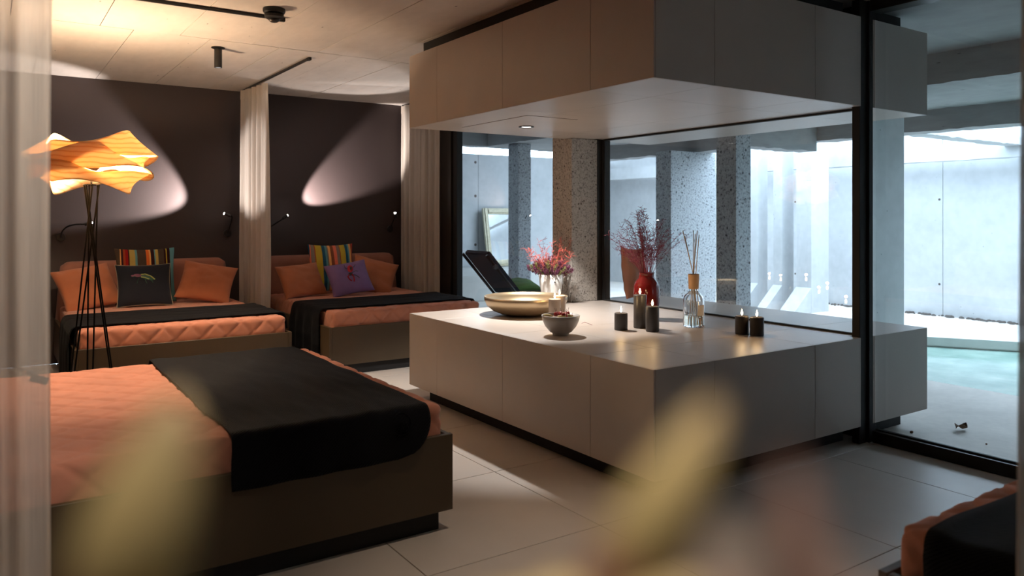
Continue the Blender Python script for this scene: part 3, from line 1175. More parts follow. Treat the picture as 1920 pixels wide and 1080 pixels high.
# cushions on bed one
cz = MZ + .006
cushion('brown cushion with multicolour stripes behind the charcoal beetle cushion', (1.33, 8.60, cz), 0, -11, 0, .285, .285, .075, M['stripe_dark'], 1)
ck = cushion('charcoal cushion printed with a green-black beetle', (1.275, 8.32, cz), 0, -20, 0, .252, .215, .07, M['navy_pillow'], 2, M['piping'], wr=.006)
A_ = (.252, .215, .07, 2)
bt = on_cushion(ell(.12, .28, .30, .12, -.35), *A_, off=.003, wr=.006)
M['beetle_dark'] = NT('beetle_shell').base((.03, .10, .06), .2).m
M['beetle_gold'] = NT('beetle_gilt_edge').base((.42, .46, .12), .3).m
M['beetle_purple'] = NT('beetle_head').base((.16, .03, .09), .3).m
mesh_obj('beetle_body', bt, M['beetle_dark'], ck, True)
hd = on_cushion(ell(-.28, .42, .15, .085, -.1), *A_, off=.0035, wr=.006)
on_cushion(ell(-.46, .41, .06, .045), *A_, off=.0035, wr=.006, bm=hd)
mesh_obj('beetle_head', hd, M['beetle_purple'], ck, True)
gd = leg_on([(-.15, .46), (.02, .47), (.22, .36), (.38, .18)], *A_, w=.006, wr=.006)
leg_on([(-.15, .33), (.0, .29), (.16, .20)], *A_, w=.005, wr=.006, bm=gd)
mesh_obj('beetle_stripe', gd, M['beetle_gold'], ck, True)
for pts in ([(-.2, .32), (-.28, .18), (-.32, .0)], [(0, .24), (.02, .10), (.08, -.02)], [(.18, .17), (.28, .08), (.3, .0)], [(-.34, .38), (-.46, .34)], [(.28, .2), (.42, .16)]):
    mesh_obj('beetle_leg_print', leg_on(pts, *A_, w=.0028, wr=.006), M['beetle_dark'], ck, True)
cushion('burnt orange cushion slumped behind the floor lamp legs', (.86, 8.40, cz), 14, -34, -9, .27, .235, .085, M['orange_pillow'], 3, wr=.016)
cushion('burnt orange cushion resting near the wall beside the charcoal beetle cushion', (1.80, 8.32, cz + .02), -14, -36, 12, .27, .225, .085, M['orange_pillow'], 4, wr=.016)
# cushions on bed two
cushion('bright multicolour striped cushion standing behind the lilac cushion', (3.32, 8.60, cz), 0, -11, 0, .275, .285, .075, M['stripe_bright'], 5)
cushion('burnt orange cushion leaning by the gathered curtain left of the lilac cushion', (2.90, 8.30, cz), 10, -30, -4, .26, .20, .085, M['orange_pillow'], 6, wr=.016)
cushion('burnt orange cushion tipped over behind the lilac cushion', (3.68, 8.42, cz - .01), -16, -30, 17, .27, .225, .085, M['orange_pillow'], 7, wr=.016)
cl = cushion('lilac cushion printed with a red stag beetle', (3.38, 8.12, cz + .015), -6, -30, -9, .245, .20, .075, M['purple_pillow'], 8, wr=.006)
A_ = (.245, .20, .075, 8)
M['beetle_red'] = NT('red_beetle_shell').base((.45, .010, .018), .2).m
M['beetle_black'] = NT('black_beetle').base((.012, .008, .010), .4).m
rb = on_cushion(ell(.08, .45, .15, .26, -.25), *A_, off=.0035, wr=.006)
mesh_obj('beetle_body', rb, M['beetle_red'], cl, True)
kb = on_cushion(ell(.12, .47, .05, .15, -.25), *A_, off=.0062, wr=.006)
mesh_obj('beetle_mark', kb, M['beetle_black'], cl, True)
mesh_obj('beetle_head', on_cushion(ell(.0, .08, .11, .10, 0), *A_, off=.004, wr=.006), M['beetle_black'], cl, True)
for pts in ([(.14, .5), (.32, .55), (.42, .7)], [(.1, .15), (.3, .25), (.44, .2)], [(.05, .05), (.25, -.05), (.40, -.25)], [(-.04, .5), (-.14, .55), (-.12, .8)]):
    mesh_obj('beetle_leg_print', leg_on(pts, *A_, w=.0032, wr=.006), M['beetle_black'], cl, True)
for pts in ([(-.06, .06), (-.17, -.05), (-.10, -.28), (-.02, -.34)], [(.06, .04), (.12, -.12), (.10, -.32), (.06, -.42)]):
    mesh_obj('beetle_jaw_print', leg_on(pts, *A_, w=.007, wr=.006), M['beetle_red'], cl, True)
# cushions outside
cushion('green cushion on the black outdoor lounge chair', (5.98, 8.42, .50), 0, -74, 0, .24, .20, .07, M['green_pillow'], 9)
cushion('orange pointed cushion standing on the outer table end behind the glass', (5.06, 5.36, ZT + .012), 20, -9, 4, .20, .245, .075, M['orange_pillow'], 10)

# ------------------------------------------------------------------ curtains and rails
def curtain(label, P0, P1, folds, amp, z0, z1, mat, seed, group='linen curtains', flare=.0, n=None, head=True, phase=0.0):
    P0, P1 = Vector((*P0, 0)), Vector((*P1, 0))
    t = thing('curtain', label, 'curtain', tuple((P0 + P1) / 2), group=group)
    d = P1 - P0
    nrm = Vector((-d.y, d.x, 0)).normalized()
    n = n or folds * 22

    def fn(u, v, zz0=z0, zz1=z1, top=0):
        z = zz0 + v * (zz1 - zz0)
        q = (z - z0) / (z1 - z0)
        a = amp * (1 - .45 * q ** 3)
        ph = u * folds * 2 * PI + phase + .9 * nz((u * 4 + seed, z * .35, 0))
        s = math.sin(ph) + .35 * math.sin(2.3 * ph + seed) + .25 * nz((u * 9, z * .8, seed))
        along = .012 * math.cos(ph * 1.0) + .02 * nz((u * 3, z * .6, seed + 4)) * (1 - q)
        ext = 1 + flare * (1 - q)
        return P0 + d * (.5 + (u - .5) * ext) + d.normalized() * along + nrm * (a * s) + Vector((0, 0, z))
    mesh_obj('fabric', grid(fn, n, 46), mat, t, True)
    if head:
        mesh_obj('heading_tape', grid(lambda u, v: fn(u, v, z1 - .10, z1) + nrm * (-.004), n, 3), M['curtain'], t, True)
    return t


def rail(label, P0, P1, z=CEIL, w=.022):
    P0, P1 = Vector(P0), Vector(P1)
    t = thing('curtain_rail', label, 'rail', (P0.x, P0.y, z))
    d = (P1 - P0); L = d.length; a = math.atan2(d.y, d.x)
    for nm, bb, mt in (('track', box(0, L, -w / 2, w / 2, -.022, -.0015, .003, seg=1), M['black']), ('end_stop', box(L - .05, L + .004, -w / 2 - .003, w / 2 + .003, -.03, -.002, .003, seg=1), M['black_matt'])):
        bmesh.ops.rotate(bb, verts=bb.verts, cent=(0, 0, 0), matrix=Matrix.Rotation(a, 3, 'Z'))
        bmesh.ops.translate(bb, verts=bb.verts, vec=(P0.x, P0.y, z))
        mesh_obj(nm, bb, mt, t)
    return t


ZC = CEIL - .022
curtain('gathered sheer linen curtain between the two daybeds', (2.345, 8.93), (2.43, 8.20), 5, .036, .02, ZC, M['curtain'], 1.3, phase=.6)
curtain('gathered sheer linen curtain in the corner by the dark window post', (4.37, 8.97), (4.43, 8.08), 6, .028, .02, ZC, M['curtain'], 4.1)
curtain('sheer linen curtain hanging in the foreground at the left picture edge', (-.62, 2.62), (.136, 2.36), 6, .035, .02, ZC, M['curtain_thin'], 2.2, flare=-.035, phase=1.2)
curtain('linen curtain edge at the right picture border', (1.418, .573), (1.56, .501), 3, .02, .02, ZC, M['curtain'], 6.6, n=60, flare=.45)
curtain('added unseen linen curtain holding back daylight along the sliding door', (4.66, 1.72), (4.66, -1.5), 22, .035, .02, ZC, M['curtain'], 8.2, n=260)  # added out of view to block daylight through the door glass
rail('black ceiling rail holding the curtain between the daybeds', (2.375, 9.0, 0), (2.375, 6.72, 0))
rail('black ceiling rail along the window end', (4.40, 9.0, 0), (4.40, 6.72, 0))
rail('black ceiling rail beside the round detector', (-.9, 5.52, 0), (1.755, 5.50, 0))
rail('black ceiling rail of the foreground curtain', (-1.2, 2.83, 0), (.16, 2.345, 0))
rail('black ceiling rail of the curtain at the right border', (1.35, .61, 0), (1.75, .405, 0))

# ------------------------------------------------------------------ ceiling fittings
dt = thing('smoke_detector', 'round black detector on the ceiling next to the rail end', 'detector', (1.62, 5.30, CEIL))
mesh_obj('mount', lathe([(0, 0), (.075, 0), (.075, -.018), (.068, -.03), (0, -.03)], 28, (1.62, 5.30, CEIL - .002)), M['black'], dt, True, 40)
mesh_obj('body', lathe([(0, -.03), (.055, -.03), (.066, -.042), (.064, -.058), (.05, -.068), (0, -.068)], 28, (1.62, 5.30, CEIL - .002)), M['black'], dt, True, 40)
mesh_obj('sensor_cap', lathe([(.038, -.068), (.036, -.08), (.022, -.09), (0, -.092)], 20, (1.62, 5.30, CEIL - .002)), M['bronze_frame'], dt, True)


def ceiling_spot(label, x, y, power, target, size=62, blend=.7, col=(1, .80, .60), h=.17):
    t = thing('ceiling_spot', label, 'spotlight', (x, y, CEIL), group='cylinder ceiling spotlights')
    mesh_obj('mount_plate', lathe([(0, 0), (.055, 0), (.055, -.006), (0, -.006)], 24, (x, y, CEIL - .002)), M['black'], t, True, 40)
    mesh_obj('barrel', lathe([(.03, -.006), (.0315, -.01), (.0315, -h), (.024, -h), (.024, -h + .012)], 24, (x, y, CEIL - .002)), M['black'], t, True, 40)
    mesh_obj('lens', lathe([(0, -h + .012), (.024, -h + .012)], 20, (x, y, CEIL - .002)), M['lens'], t)
    spot('spot_beam', (x, y, CEIL - h - .004), target, power, size, blend, col, .022, t)
    return t


ceiling_spot('black cylinder spotlight on the ceiling above the far coral daybed', 1.60, 6.78, 110, (1.5, 6.8, .5), 74, .8)
ceiling_spot('black cylinder spotlight on the ceiling above the foreground daybed', .85, 4.75, 170, (.75, 4.8, .6), 66, .9)
ceiling_spot('black cylinder spotlight on the ceiling above the aisle', 1.95, 2.45, 68, (1.95, 2.40, 0), 58, .9)
ceiling_spot('added unseen cylinder spotlight above the viewer, lighting the lily petals', .05, -.10, 60, (.16, .22, 1.35), 34, .6)  # added lamp, out of view, so the near petals are lit
ceiling_spot('added unseen cylinder spotlight brightening the foreground curtain', .30, 1.45, 120, (-.25, 2.6, 1.1), 60, .9, (1, .88, .76))  # added lamp, out of view, to brighten the curtain's near side

# ------------------------------------------------------------------ reading lamps on the wall
def reading_lamp(label, base, pts, aim, power, size=56, blend=.35, lit=True):
    t = thing('reading_lamp', label, 'lamp', tuple(base), group='gooseneck reading lamps')
    b = lathe([(0, 0), (.042, 0), (.042, .022), (.038, .026), (0, .026)], 24)
    bmesh.ops.rotate(b, verts=b.verts, cent=(0, 0, 0), matrix=Matrix.Rotation(PI / 2, 3, 'X'))
    bmesh.ops.translate(b, verts=b.verts, vec=base)
    mesh_obj('wall_disc', b, M['black'], t, True, 40)
    mesh_obj('gooseneck', tube(pts, .0085, 8), M['black'], t, True)
    tip = Vector(pts[-1])
    dr = (Vector(aim) - tip).normalized()
    hb = tube([tip - dr * .01, tip + dr * .055], .016, 14)
    mesh_obj('lamp_head', hb, M['black'], t, True, 40)
    if lit:
        e = lathe([(0, 0), (.014, 0), (.011, .006), (0, .009)], 16)
        q = Vector((0, 0, 1)).rotation_difference(dr).to_matrix()
        bmesh.ops.rotate(e, verts=e.verts, cent=(0, 0, 0), matrix=q)
        bmesh.ops.translate(e, verts=e.verts, vec=tip + dr * .056)
        mesh_obj('led_lens', e, M['led'], t, True)
        spot('reading_beam', tip + dr * .07, tuple(tip + dr * 2), power, size, blend, (1, .90, .85), .012, t)
    return t


yw = YB - .002
reading_lamp('gooseneck reading lamp with bright tip beside the far daybed headboard', (2.235, yw, 1.30),
             bez((2.235, yw - .026, 1.30), (2.27, yw - .05, 1.45), (2.26, 8.86, 1.50), (2.19, 8.78, 1.50), 10), (1.0, 8.93, 1.97), 300, 62, .4)
reading_lamp('gooseneck reading lamp half hidden behind the middle curtain', (2.66, yw, 1.28),
             bez((2.66, yw - .026, 1.28), (2.66, yw - .06, 1.36), (2.72, 8.86, 1.40), (2.80, 8.80, 1.47), 10), (3.75, 9.14, 2.07), 330, 42, .5)
reading_lamp('gooseneck reading lamp with bright tip by the end curtain', (4.245, yw, 1.33),
             bez((4.245, yw - .026, 1.33), (4.27, yw - .05, 1.45), (4.26, 8.86, 1.51), (4.20, 8.76, 1.49), 10), (3.45, 8.1, 2.5), 75, 50, .35)
reading_lamp('gooseneck reading lamp behind the floor lamp wires', (.60, yw, 1.28),
             bez((.60, yw - .026, 1.28), (.60, yw - .08, 1.40), (.70, 8.84, 1.42), (.80, 8.80, 1.41), 10), (2.3, 8.55, 1.95), 190, 40, .6)

# ------------------------------------------------------------------ floor lamp
LX, LY = .605, 6.25
fl_ = thing('floor_lamp', 'floor lamp with swirling wood veneer shade on black wire legs', 'floor lamp', (LX, LY, 0))
ZS = 1.93
sh = None
veil = []
THC = math.atan2(-LY, -LX)      # side of the shade that faces the room
for bi, (z0, r0, ph, A, tw, wd) in enumerate(((1.968, .322, 0.0, .042, 1.12, .175), (1.878, .340, PI / 2, .034, 1.12, .18), (1.772, .326, PI, .040, 1.05, .165))):
    def band(u, v, z0=z0, r0=r0, ph=ph, A=A, tw=tw, wd=wd, bi=bi):
        th = 2 * PI * u
        a = 2 * (th - THC) + ph
        c, s = math.cos(a), math.sin(a)
        r = r0 * (1 + .05 * math.cos(2 * (th - THC) + PI)) - .018 * c
        z = z0 + A * s
        t = tw * c
        q = (v - .5) * wd
        bow = .020 * (1 - (2 * v - 1) ** 2) * s
        rr = r + q * math.sin(t) + bow * math.cos(t)
        zz = z + q * math.cos(t) - bow * math.sin(t)
        return Vector((LX + rr * math.cos(th), LY + rr * math.sin(th), zz))
    o = mesh_obj('shade_band', grid(band, 150, 10, closed_u=True), M['veneer'], fl_, True)
    sm = o.modifiers.new('thick', 'SOLIDIFY')
    sm.thickness = .0015
mesh_obj('bulb', ellipsoid((LX, LY, 1.885), (.022, .022, .035), None, 16, 10), M['bulb'], fl_, True)
mesh_obj('socket', lathe([(0, 1.765), (.026, 1.765), (.030, 1.775), (.032, 1.82), (.052, 1.838), (.052, 1.845), (0, 1.845)], 24, (LX, LY, 0)), M['socket'], fl_, True, 40)
mesh_obj('stem_rod', tube([(LX, LY, 1.70), (LX, LY, 1.77)], .006, 8), M['black'], fl_, True)
mesh_obj('top_ring', tube([(LX + .05 * math.cos(t * PI / 8), LY + .05 * math.sin(t * PI / 8), 1.72) for t in range(17)], .005, 6), M['black'], fl_, True)
for k_ in range(3):
    a0 = 2 * PI * k_ / 3 + .35
    foot = Vector((LX + .19 * math.cos(a0), LY + .19 * math.sin(a0), .008))
    for da, fo in ((2.3, .014), (3.5, -.014)):
        top = Vector((LX + .05 * math.cos(a0 + da), LY + .05 * math.sin(a0 + da), 1.72))
        side = Vector((-math.sin(a0), math.cos(a0), 0)) * fo
        mesh_obj('wire_leg', tube([top, foot + side], .0055, 6), M['wire'], fl_, True)
    mesh_obj('foot_loop', tube([foot + Vector((-math.sin(a0), math.cos(a0), 0)) * .016, foot + Vector((math.cos(a0), math.sin(a0), 0)) * .012, foot - Vector((-math.sin(a0), math.cos(a0), 0)) * .016], .0055, 6), M['black'], fl_, True)
point('lamp_bulb_light', (LX, LY, 1.925), 108, (1, .75, .50), .03, fl_)

# ------------------------------------------------------------------ things on the stone table
zt = ZT + .001
bx, by = 3.585, 5.085
bb = thing('brass_bowl', 'wide shallow brass bowl under the downlight', 'bowl', (bx, by, zt))
mesh_obj('shell', lathe([(0, .0), (.13, .001), (.20, .010), (.265, .035), (.315, .075), (.335, .120), (.338, .150), (.333, .151), (.328, .120), (.308, .080), (.258, .042), (.195, .018), (.12, .010), (0, .009)], 72, (bx, by, zt)), M['bowl_brass'], bb, True)

fx, fy = 3.165, 4.085
fb = thing('fruit_bowl', 'small grey stoneware bowl filled with dried rosehips and pods', 'bowl', (fx, fy, zt))
mesh_obj('shell', lathe([(0, .0), (.052, .0), (.056, .004), (.055, .012), (.075, .024), (.105, .06), (.122, .098), (.129, .132), (.126, .134), (.118, .098), (.100, .062), (.07, .032), (0, .022)], 56, (fx, fy, zt)), M['bowl_grey'], fb, True)
rnd = random.Random(3)
for i in range(11):
    a, r = rnd.uniform(0, 2 * PI), rnd.uniform(.005, .085)
    s = rnd.uniform(.011, .017)
    z = zt + .132 + rnd.uniform(-.006, .018) - r * .1
    c = Vector((fx + r * math.cos(a), fy + r * math.sin(a), z))
    o = thing('rosehip', 'dark red dried rosehip in the small grey bowl', 'fruit', tuple(c), group='rosehips in the small grey bowl')
    mesh_obj('fruit', ellipsoid(c, (s, s, s * 1.15), None, 10, 7), M['berry'], o, True)
    mesh_obj('stalk', tube([c + Vector((0, 0, s)), c + Vector((.008 * math.cos(a), .008 * math.sin(a), s + rnd.uniform(.008, .03)))], .0014, 5), M['brown_leaf'], o)
for i, (dx, dy, ang) in enumerate(((-.085, .03, .4), (.02, -.055, .2), (.05, .05, 1.2), (-.04, -.06, 2.4))):
    c = Vector((fx + dx, fy + dy, zt + .130))
    lab = ('olive dried pod at the bowl rim nearest the brass bowl', 'tan dried pod lying across the front of the rosehips', 'tan dried pod at the back of the rosehips', 'small tan pod tucked beside the rosehips')[i]
    tag(mesh_obj('seed_pod', ellipsoid(c, (.04, .015, .013), None, 12, 8, Matrix.Rotation(ang - TH, 3, 'Z') @ Matrix.Rotation(.2, 3, 'Y')), M['pod'], None, True), lab, 'pod', 'pods in the small grey bowl')
for i_, (dx, dy) in enumerate(((0, 0), (-.03, .03), (.035, -.025), (.02, .04), (-.05, -.02))):
    pass
tag(mesh_obj('dried_filling', ellipsoid((fx, fy, zt + .100), (.108, .108, .030), None, 24, 8), M['brown_leaf'], None, True), 'bed of dried leaves under the rosehips in the small bowl', 'potpourri', kind='stuff')


def candle(label, x, y, r, h, mat):
    t = thing('candle', label, 'candle', (x, y, zt), group='lit pillar candles')
    mesh_obj('wax', lathe([(0, 0), (r - .002, 0), (r, .003), (r, h - .004), (r - .003, h), (r - .008, h - .002), (r * .4, h - .008), (0, h - .009)], 36, (x, y, zt)), mat, t, True, 35)
    mesh_obj('wick', tube([(x, y, zt + h - .01), (x + .001, y, zt + h + .006)], .0012, 5), M['wick'], t)
    mesh_obj('flame', lathe([(0, h + .003), (.0045, h + .008), (.0072, h + .017), (.0058, h + .028), (.0028, h + .039), (0, h + .047)], 14, (x, y, zt)), M['flame'], t, True)
    point('flame_light', (x, y, zt + h + .06), .55, (1, .62, .28), .010, t)
    return t


candle('short taupe candle standing in front of its taller twin by the brass bowl', 3.473, 4.555, .046, .180, M['candle_taupe'])
candle('taller taupe candle half hidden beside the brass bowl', 3.562, 4.612, .046, .195, M['candle_taupe'])
candle('short black candle standing alone left of the tall black candle', 3.654, 4.03, .046, .118, M['candle_black'])
candle('tallest black candle in front of the red vase', 3.835, 4.03, .046, .235, M['candle_black'])
candle('medium black candle next to the tallest one', 3.79, 3.86, .046, .172, M['candle_black'])
candle('squat black candle nearest the reed diffuser', 4.20, 3.43, .045, .122, M['candle_black'])
candle('squat black candle nearest the dark window mullion', 4.235, 3.335, .045, .122, M['candle_black'])

# reed diffuser
dx, dy = 4.20, 3.86
df = thing('reed_diffuser', 'clear glass reed diffuser bottle with wooden collar and reeds', 'diffuser', (dx, dy, zt))
mesh_obj('bottle', lathe([(0, 0), (.070, 0), (.075, .005), (.075, .19), (.070, .215), (.052, .238), (.034, .252), (.031, .262), (.031, .30), (.027, .30), (.027, .262), (.048, .232), (.066, .211), (.070, .188), (.070, .02), (.066, .014), (0, .014)], 44, (dx, dy, zt)), M['bottle'], df, True, 50)
mesh_obj('oil', lathe([(0, .0145), (.0655, .0145), (.0695, .02), (.0695, .085), (0, .085)], 40, (dx, dy, zt)), M['oil'], df, True, 40)
mesh_obj('wooden_collar', lathe([(.030, .285), (.0315, .27), (.036, .272), (.040, .375), (.036, .378), (.012, .378), (.012, .30), (.028, .296)], 32, (dx, dy, zt)), M['cork'], df, True, 40)
def facing(px_off, up, depth=0):
    return Vector((dx, dy, zt)) + RT * px_off + Vector((0, 0, up)) - FW * depth
for (b0, t0, tz) in ((.03, -.085, .69), (.02, -.068, .65), (-.015, .002, .69), (.0, .012, .665), (-.035, .035, .69), (.045, .028, .66)):
    mesh_obj('reed', tube([facing(b0 * 1.0, .02, .01), facing((b0 * .25 + t0 * .12), .37), facing(t0, tz, b0)], .0030, 6), M['reed'], df, True)
# paper label curved on the bottle, with lines of print
an0 = math.atan2(-FW.y, -FW.x)
def lab_pt(s, z, rr=.0762):
    a = an0 + .55 + s
    return Vector((dx + rr * math.cos(a), dy + rr * math.sin(a), zt + z))
lb = mesh_obj('paper_label', grid(lambda u, v: lab_pt(-.42 + .84 * u, .085 + .075 * v), 12, 2), M['paper'], df, True)
for zz, wv in ((.135, .22), (.118, .3), (.108, .26)):
    mesh_obj('label_print', grid(lambda u, v: lab_pt(-wv + 2 * wv * u, zz + .004 * v, .0766), 8, 1), M['print'], lb)

# red vase with crimson grass
vx, vy = 4.19, 4.33
vs = thing('red_vase', 'glossy ox-blood red vase', 'vase', (vx, vy, zt))
mesh_obj('vase_body', lathe([(0, 0), (.058, 0), (.066, .008), (.088, .07), (.099, .14), (.102, .20), (.098, .255), (.084, .29), (.066, .312), (.058, .33), (.058, .352), (.063, .360), (.058, .361), (.052, .35), (.052, .33), (.06, .31), (.08, .28), (.09, .24), (.09, .15), (.06, .03), (0, .02)], 56, (vx, vy, zt)), M['red_glaze'], vs, True)
gb = bmesh.new()
gl = bmesh.new()
rnd = random.Random(11)
def tri(bm, c, d, w):
    d = Vector(d)
    s = d.cross(Vector((rnd.uniform(-1, 1), rnd.uniform(-1, 1), rnd.uniform(-1, 1))))
    if s.length < 1e-6:
        return
    s = s.normalized() * w
    a = bm.verts.new(c - s); b = bm.verts.new(c + s); e = bm.verts.new(c + d); f = bm.verts.new(c + d * .5 + d.cross(s).normalized() * w)
    bm.faces.new((a, b, e)); bm.faces.new((b, f, e)); bm.faces.new((f, a, e))
for i in range(64):
    a = rnd.uniform(0, 2 * PI)
    sp = rnd.uniform(.02, .24) if i % 5 else rnd.uniform(.25, .36)
    H = rnd.uniform(.22, .50) * (1 - .35 * (sp / .30) ** 2)
    p0 = Vector((vx + .02 * math.cos(a), vy + .02 * math.sin(a), zt + .25))
    p3 = Vector((vx + sp * math.cos(a), vy + sp * math.sin(a), zt + .36 + max(.08, H)))
    pts = bez(p0, p0 + Vector((.015 * math.cos(a), .015 * math.sin(a), .16)), p3 + Vector((-sp * .35 * math.cos(a), -sp * .35 * math.sin(a), -.05)), p3, 9)
    tube(pts, [.0016 - .0001 * j for j in range(10)], 4, gb)
    for j in range(4, 10):
        for _ in range(5):
            c = pts[j] + Vector((rnd.uniform(-.012, .012), rnd.uniform(-.012, .012), rnd.uniform(-.015, .015)))
            d = Vector((rnd.gauss(math.cos(a) * .5, .8), rnd.gauss(math.sin(a) * .5, .8), rnd.gauss(.5, .5))).normalized()
            e = c + d * rnd.uniform(.015, .045)
            tube([pts[j], c, e], .0007, 3, gb, False)
            for q in range(3):
                tri(gl, c.lerp(e, rnd.random()), d * rnd.uniform(.006, .013), rnd.uniform(.0012, .0026))
gr_ = thing('dried_grass', 'crimson dried grass standing in the red vase', 'dried grass', (vx, vy, zt + .25))
mesh_obj('grass_stems', gb, M['grass_red'], gr_)
o = mesh_obj('grass_tufts', gl, M['grass_red'], gr_)
o['kind'] = 'stuff'

# white pot with heather and coral twigs
qx, qy = 4.205, 5.57
pt_ = thing('white_pot', 'white glazed ceramic pot in front of the stone pillar', 'pot', (qx, qy, zt))
mesh_obj('pot_body', lathe([(0, 0), (.070, 0), (.075, .004), (.088, .08), (.103, .18), (.114, .268), (.109, .269), (.098, .17), (.082, .07), (0, .05)], 44, (qx, qy, zt)), M['white_pot'], pt_, True)
mesh_obj('pot_plug', ellipsoid(Vector((qx, qy, zt + .205)) - FW * .107 + RT * .03, (.007, .007, .007)), M['black'], pt_, True)
mesh_obj('soil', lathe([(0, .235), (.103, .235)], 24, (qx, qy, zt)), M['brown_leaf'], pt_)
hp = bmesh.new(); hl = bmesh.new(); hg = bmesh.new(); tw = bmesh.new(); tl = bmesh.new()
rnd = random.Random(21)
for i in range(90):
    a = rnd.uniform(0, 2 * PI); sp = .205 * rnd.random() ** .6
    H = rnd.uniform(.08, .18) * (1 - .45 * (sp / .205) ** 2)
    p0 = Vector((qx + .3 * sp * math.cos(a), qy + .3 * sp * math.sin(a), zt + .21))
    p3 = Vector((qx + sp * math.cos(a), qy + sp * math.sin(a), zt + .25 + H))
    pts = bez(p0, p0 + Vector((0, 0, .05)), p3 - Vector((0, 0, .03)), p3, 6)
    tube(pts, .0022, 4, hp)
    tgt = hg if i % 5 == 0 else hl
    for j in range(2, 7):
        for _ in range(12):
            c = pts[j] + Vector((rnd.gauss(0, .006), rnd.gauss(0, .006), rnd.gauss(0, .006)))
            d = Vector((rnd.gauss(math.cos(a) * .6, .6), rnd.gauss(math.sin(a) * .6, .6), rnd.gauss(.8, .4))).normalized()
            tri(tgt, c, d * rnd.uniform(.012, .026), rnd.uniform(.0022, .0042))
for i in range(34):
    a = rnd.uniform(0, 2 * PI); sp = rnd.uniform(.05, .25); H = rnd.uniform(.14, .33)
    p = Vector((qx + .03 * math.cos(a), qy + .03 * math.sin(a), zt + .22))
    e = Vector((qx + sp * math.cos(a), qy + sp * math.sin(a), zt + .25 + H))
    pts = bez(p, p + Vector((0, 0, .1)), e - Vector((0, 0, .06)), e, 6)
    tube(pts, [.002 - .0002 * j for j in range(7)], 4, tw)
    for j in range(2, 7):
        for _ in range(4):
            d = Vector((rnd.gauss(0, .8), rnd.gauss(0, .8), rnd.gauss(.6, .5))).normalized()
            f = pts[j] + d * rnd.uniform(.02, .05)
            tube([pts[j], f], .0009, 3, tw, False)
            for q in range(2):
                tri(tl, pts[j].lerp(f, rnd.uniform(.4, 1)), d * rnd.uniform(.01, .02), rnd.uniform(.0015, .003))
hp_o = thing('heather_plant', 'purple heather with coral red twigs growing in the white pot', 'plant', (qx, qy, zt + .21))
mesh_obj('heather_stems', hp, M['leaf_green'], hp_o)
mesh_obj('heather_blossom', hl, M['heather'], hp_o)['kind'] = 'stuff'
mesh_obj('heather_leaves', hg, M['leaf_green'], hp_o)['kind'] = 'stuff'
mesh_obj('coral_twigs', tw, M['twig_red'], hp_o)
mesh_obj('coral_buds', tl, M['twig_red'], hp_o)['kind'] = 'stuff'
tag(mesh_obj('twig', tube([Vector((3.62, 4.42, zt + .002)), Vector((3.60, 4.36, zt + .02)), Vector((3.62, 4.30, zt + .004))], .0015, 5), M['grass_red']), 'tiny fallen red twig on the table behind the short black candle', 'twig')

# leaf and crumbs on the deck
lf = bmesh.new()
c = Vector((5.63, 2.70, .004))
def leaf(u, v):
    w = .035 * math.sin(PI * min(1, max(0, u))) ** .7
    return c + Vector((-.07 + .14 * u, (v * 2 - 1) * w, .012 + .014 * math.sin(u * 7) + .016 * abs(v * 2 - 1)))
lo_ = mesh_obj('dry_leaf', grid(leaf, 12, 6, lf), M['brown_leaf'], None, True)
lo_.modifiers.new('thick', 'SOLIDIFY').thickness = .002
tag(lo_, 'curled brown dry leaf lying on the deck', 'leaf')
for x, y, s, lab in ((5.28, 2.86, .014, 'small dark pebble on the deck beside the outer table end'), (5.42, 2.44, .008, 'tiny dark crumb on the deck nearest the door sill'), (5.95, 2.42, .008, 'tiny dark crumb on the deck towards the pool')):
    tag(mesh_obj('pebble', ellipsoid((x, y, s * .55 - .005), (s, s * .8, s * .6), None, 8, 6), M['brown_leaf'], None, True), lab, 'pebble')

# black knob of a lamp peeping out behind the foreground curtain
kl = thing('bedside_lamp', 'black lamp tip peeping out from behind the foreground curtain', 'lamp', (-1.2, 4.0, 1.0))
kp = at(84, 714, 3.2)
mesh_obj('gooseneck', tube(bez((-1.25, kp.y, 1.25), (-.8, kp.y, 1.35), (-.2, kp.y, 1.1), tuple(kp), 14), .009, 8), M['black'], kl, True)
mesh_obj('lamp_head', tube([kp - Vector((.05, 0, -.02)), kp + Vector((.01, 0, -.004))], .016, 12), M['black'], kl, True, 40)
mesh_obj('mount', box(XL + .001, XL + .06, kp.y - .04, kp.y + .04, 1.18, 1.32, .005), M['black'], kl)

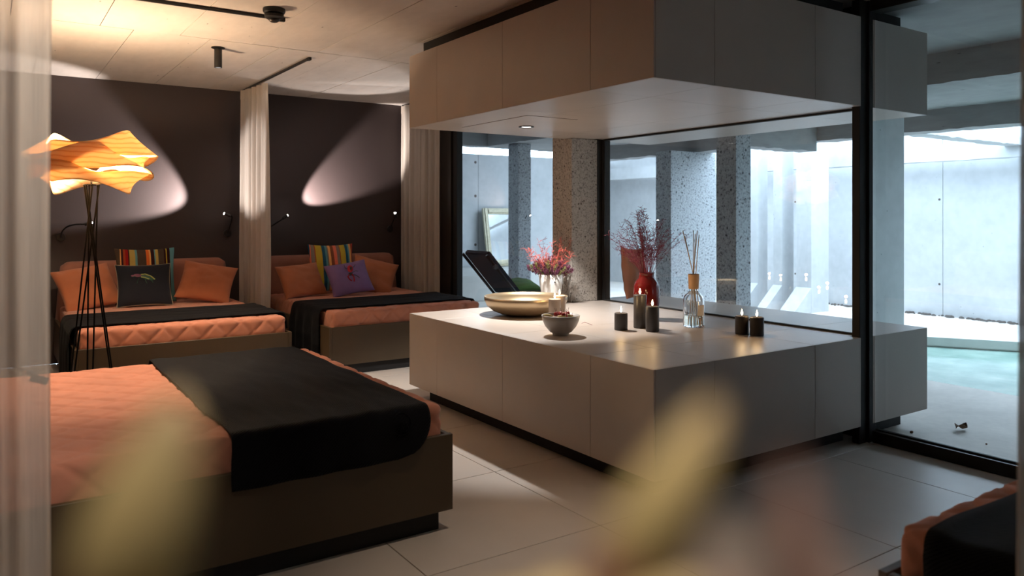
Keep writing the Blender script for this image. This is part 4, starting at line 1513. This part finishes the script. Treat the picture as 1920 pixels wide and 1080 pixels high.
# ------------------------------------------------------------------ blurred lilies right in front of the lens
def petal(base, tip, width, bulge, mat, parent, nrm):
    base, tip = Vector(base), Vector(tip)
    ax = tip - base
    L = ax.length
    n_ = Vector(nrm); n_ = (n_ - ax.normalized() * n_.dot(ax.normalized())).normalized()
    sd = ax.normalized().cross(n_)
    bm = bmesh.new()
    uvl = bm.loops.layers.uv.new('UVMap')
    nu, nv = 14, 8
    V = []
    for i in range(nu + 1):
        u = i / nu
        w = width * (.22 + .78 * math.sin(PI * min(1, u * .96 + .02) ** .85)) * (1 if u < .9 else math.sqrt(max(.02, 1 - ((u - .9) / .1) ** 2)))
        V.append([bm.verts.new(base + ax * u + sd * (w * (j / nv - .5)) + n_ * (bulge * math.sin(PI * u) - .35 * w * (2 * j / nv - 1) ** 2)) for j in range(nv + 1)])
    for i in range(nu):
        for j in range(nv):
            f = bm.faces.new((V[i][j], V[i + 1][j], V[i + 1][j + 1], V[i][j + 1]))
            for lp, (a_, b_) in zip(f.loops, ((i, j), (i + 1, j), (i + 1, j + 1), (i, j + 1))):
                lp[uvl].uv = (a_ / nu, b_ / nv)
    o = mesh_obj('petal', bm, mat, parent, True)
    o.modifiers.new('thick', 'SOLIDIFY').thickness = .0006
    return o


VB = at(760, 404, .13); VB.z = 0
vz = thing('floor_vase', 'tall slim dark floor vase below the lens holding the blurred lilies', 'vase', (VB.x, VB.y, 0))
mesh_obj('vase_body', lathe([(0, 0), (.085, 0), (.09, .01), (.10, .35), (.085, .75), (.05, 1.02), (.042, 1.12), (.05, 1.18), (.046, 1.18), (.038, 1.12), (.045, 1.0), (.07, .7), (0, .3)], 36, (VB.x, VB.y, 0)), M['bowl_grey'], vz, True)


def lily(label, cpx, cpy, d, tips, width, mat, stem_to):
    base = at(cpx, cpy, d)
    t = thing('lily', label, 'flower', tuple(base), group='blurred lilies in the foreground')
    for (tx, ty, td, w) in tips:
        petal(base, at(tx, ty, td), w, .006, mat, t, -FW + Vector((0, 0, .15)))
    s = Vector(stem_to)
    mesh_obj('flower_stem', tube(bez(s, s + Vector((0, 0, .10)), base - Vector((0, 0, .06)), base, 10), .0028, 6), M['stem'], t, True)
    mesh_obj('calyx', ellipsoid(base, (.006, .006, .009)), M['stem'], t, True)
    return t


lily('blurred yellow lily petal rising before the foreground daybed', 150, 1330, .125,
     [(335, 740, .126, .0195), (90, 1180, .13, .012), (420, 1190, .122, .012), (200, 1250, .115, .012)], .02, M['petal_yellow'], (VB.x - .01, VB.y, 1.10))
lily('blurred yellow lily petal with pink throat before the stone table corner', 1105, 1225, .125,
     [(1350, 750, .126, .0145), (1000, 1100, .13, .014), (1330, 1110, .12, .013), (880, 1150, .125, .013)], .02, M['petal_yellow'], (VB.x + .01, VB.y + .005, 1.10))
lily('blurred pink lily petal low before the pale floor tiles', 1500, 1400, .105,
     [(1475, 850, .104, .0085), (1660, 1130, .106, .012), (1330, 1100, .103, .012), (1560, 1080, .11, .012)], .02, M['petal_pink'], (VB.x + .015, VB.y - .005, 1.10))

for o in ORGS:
    if '_org' in o:
        del o['_org']
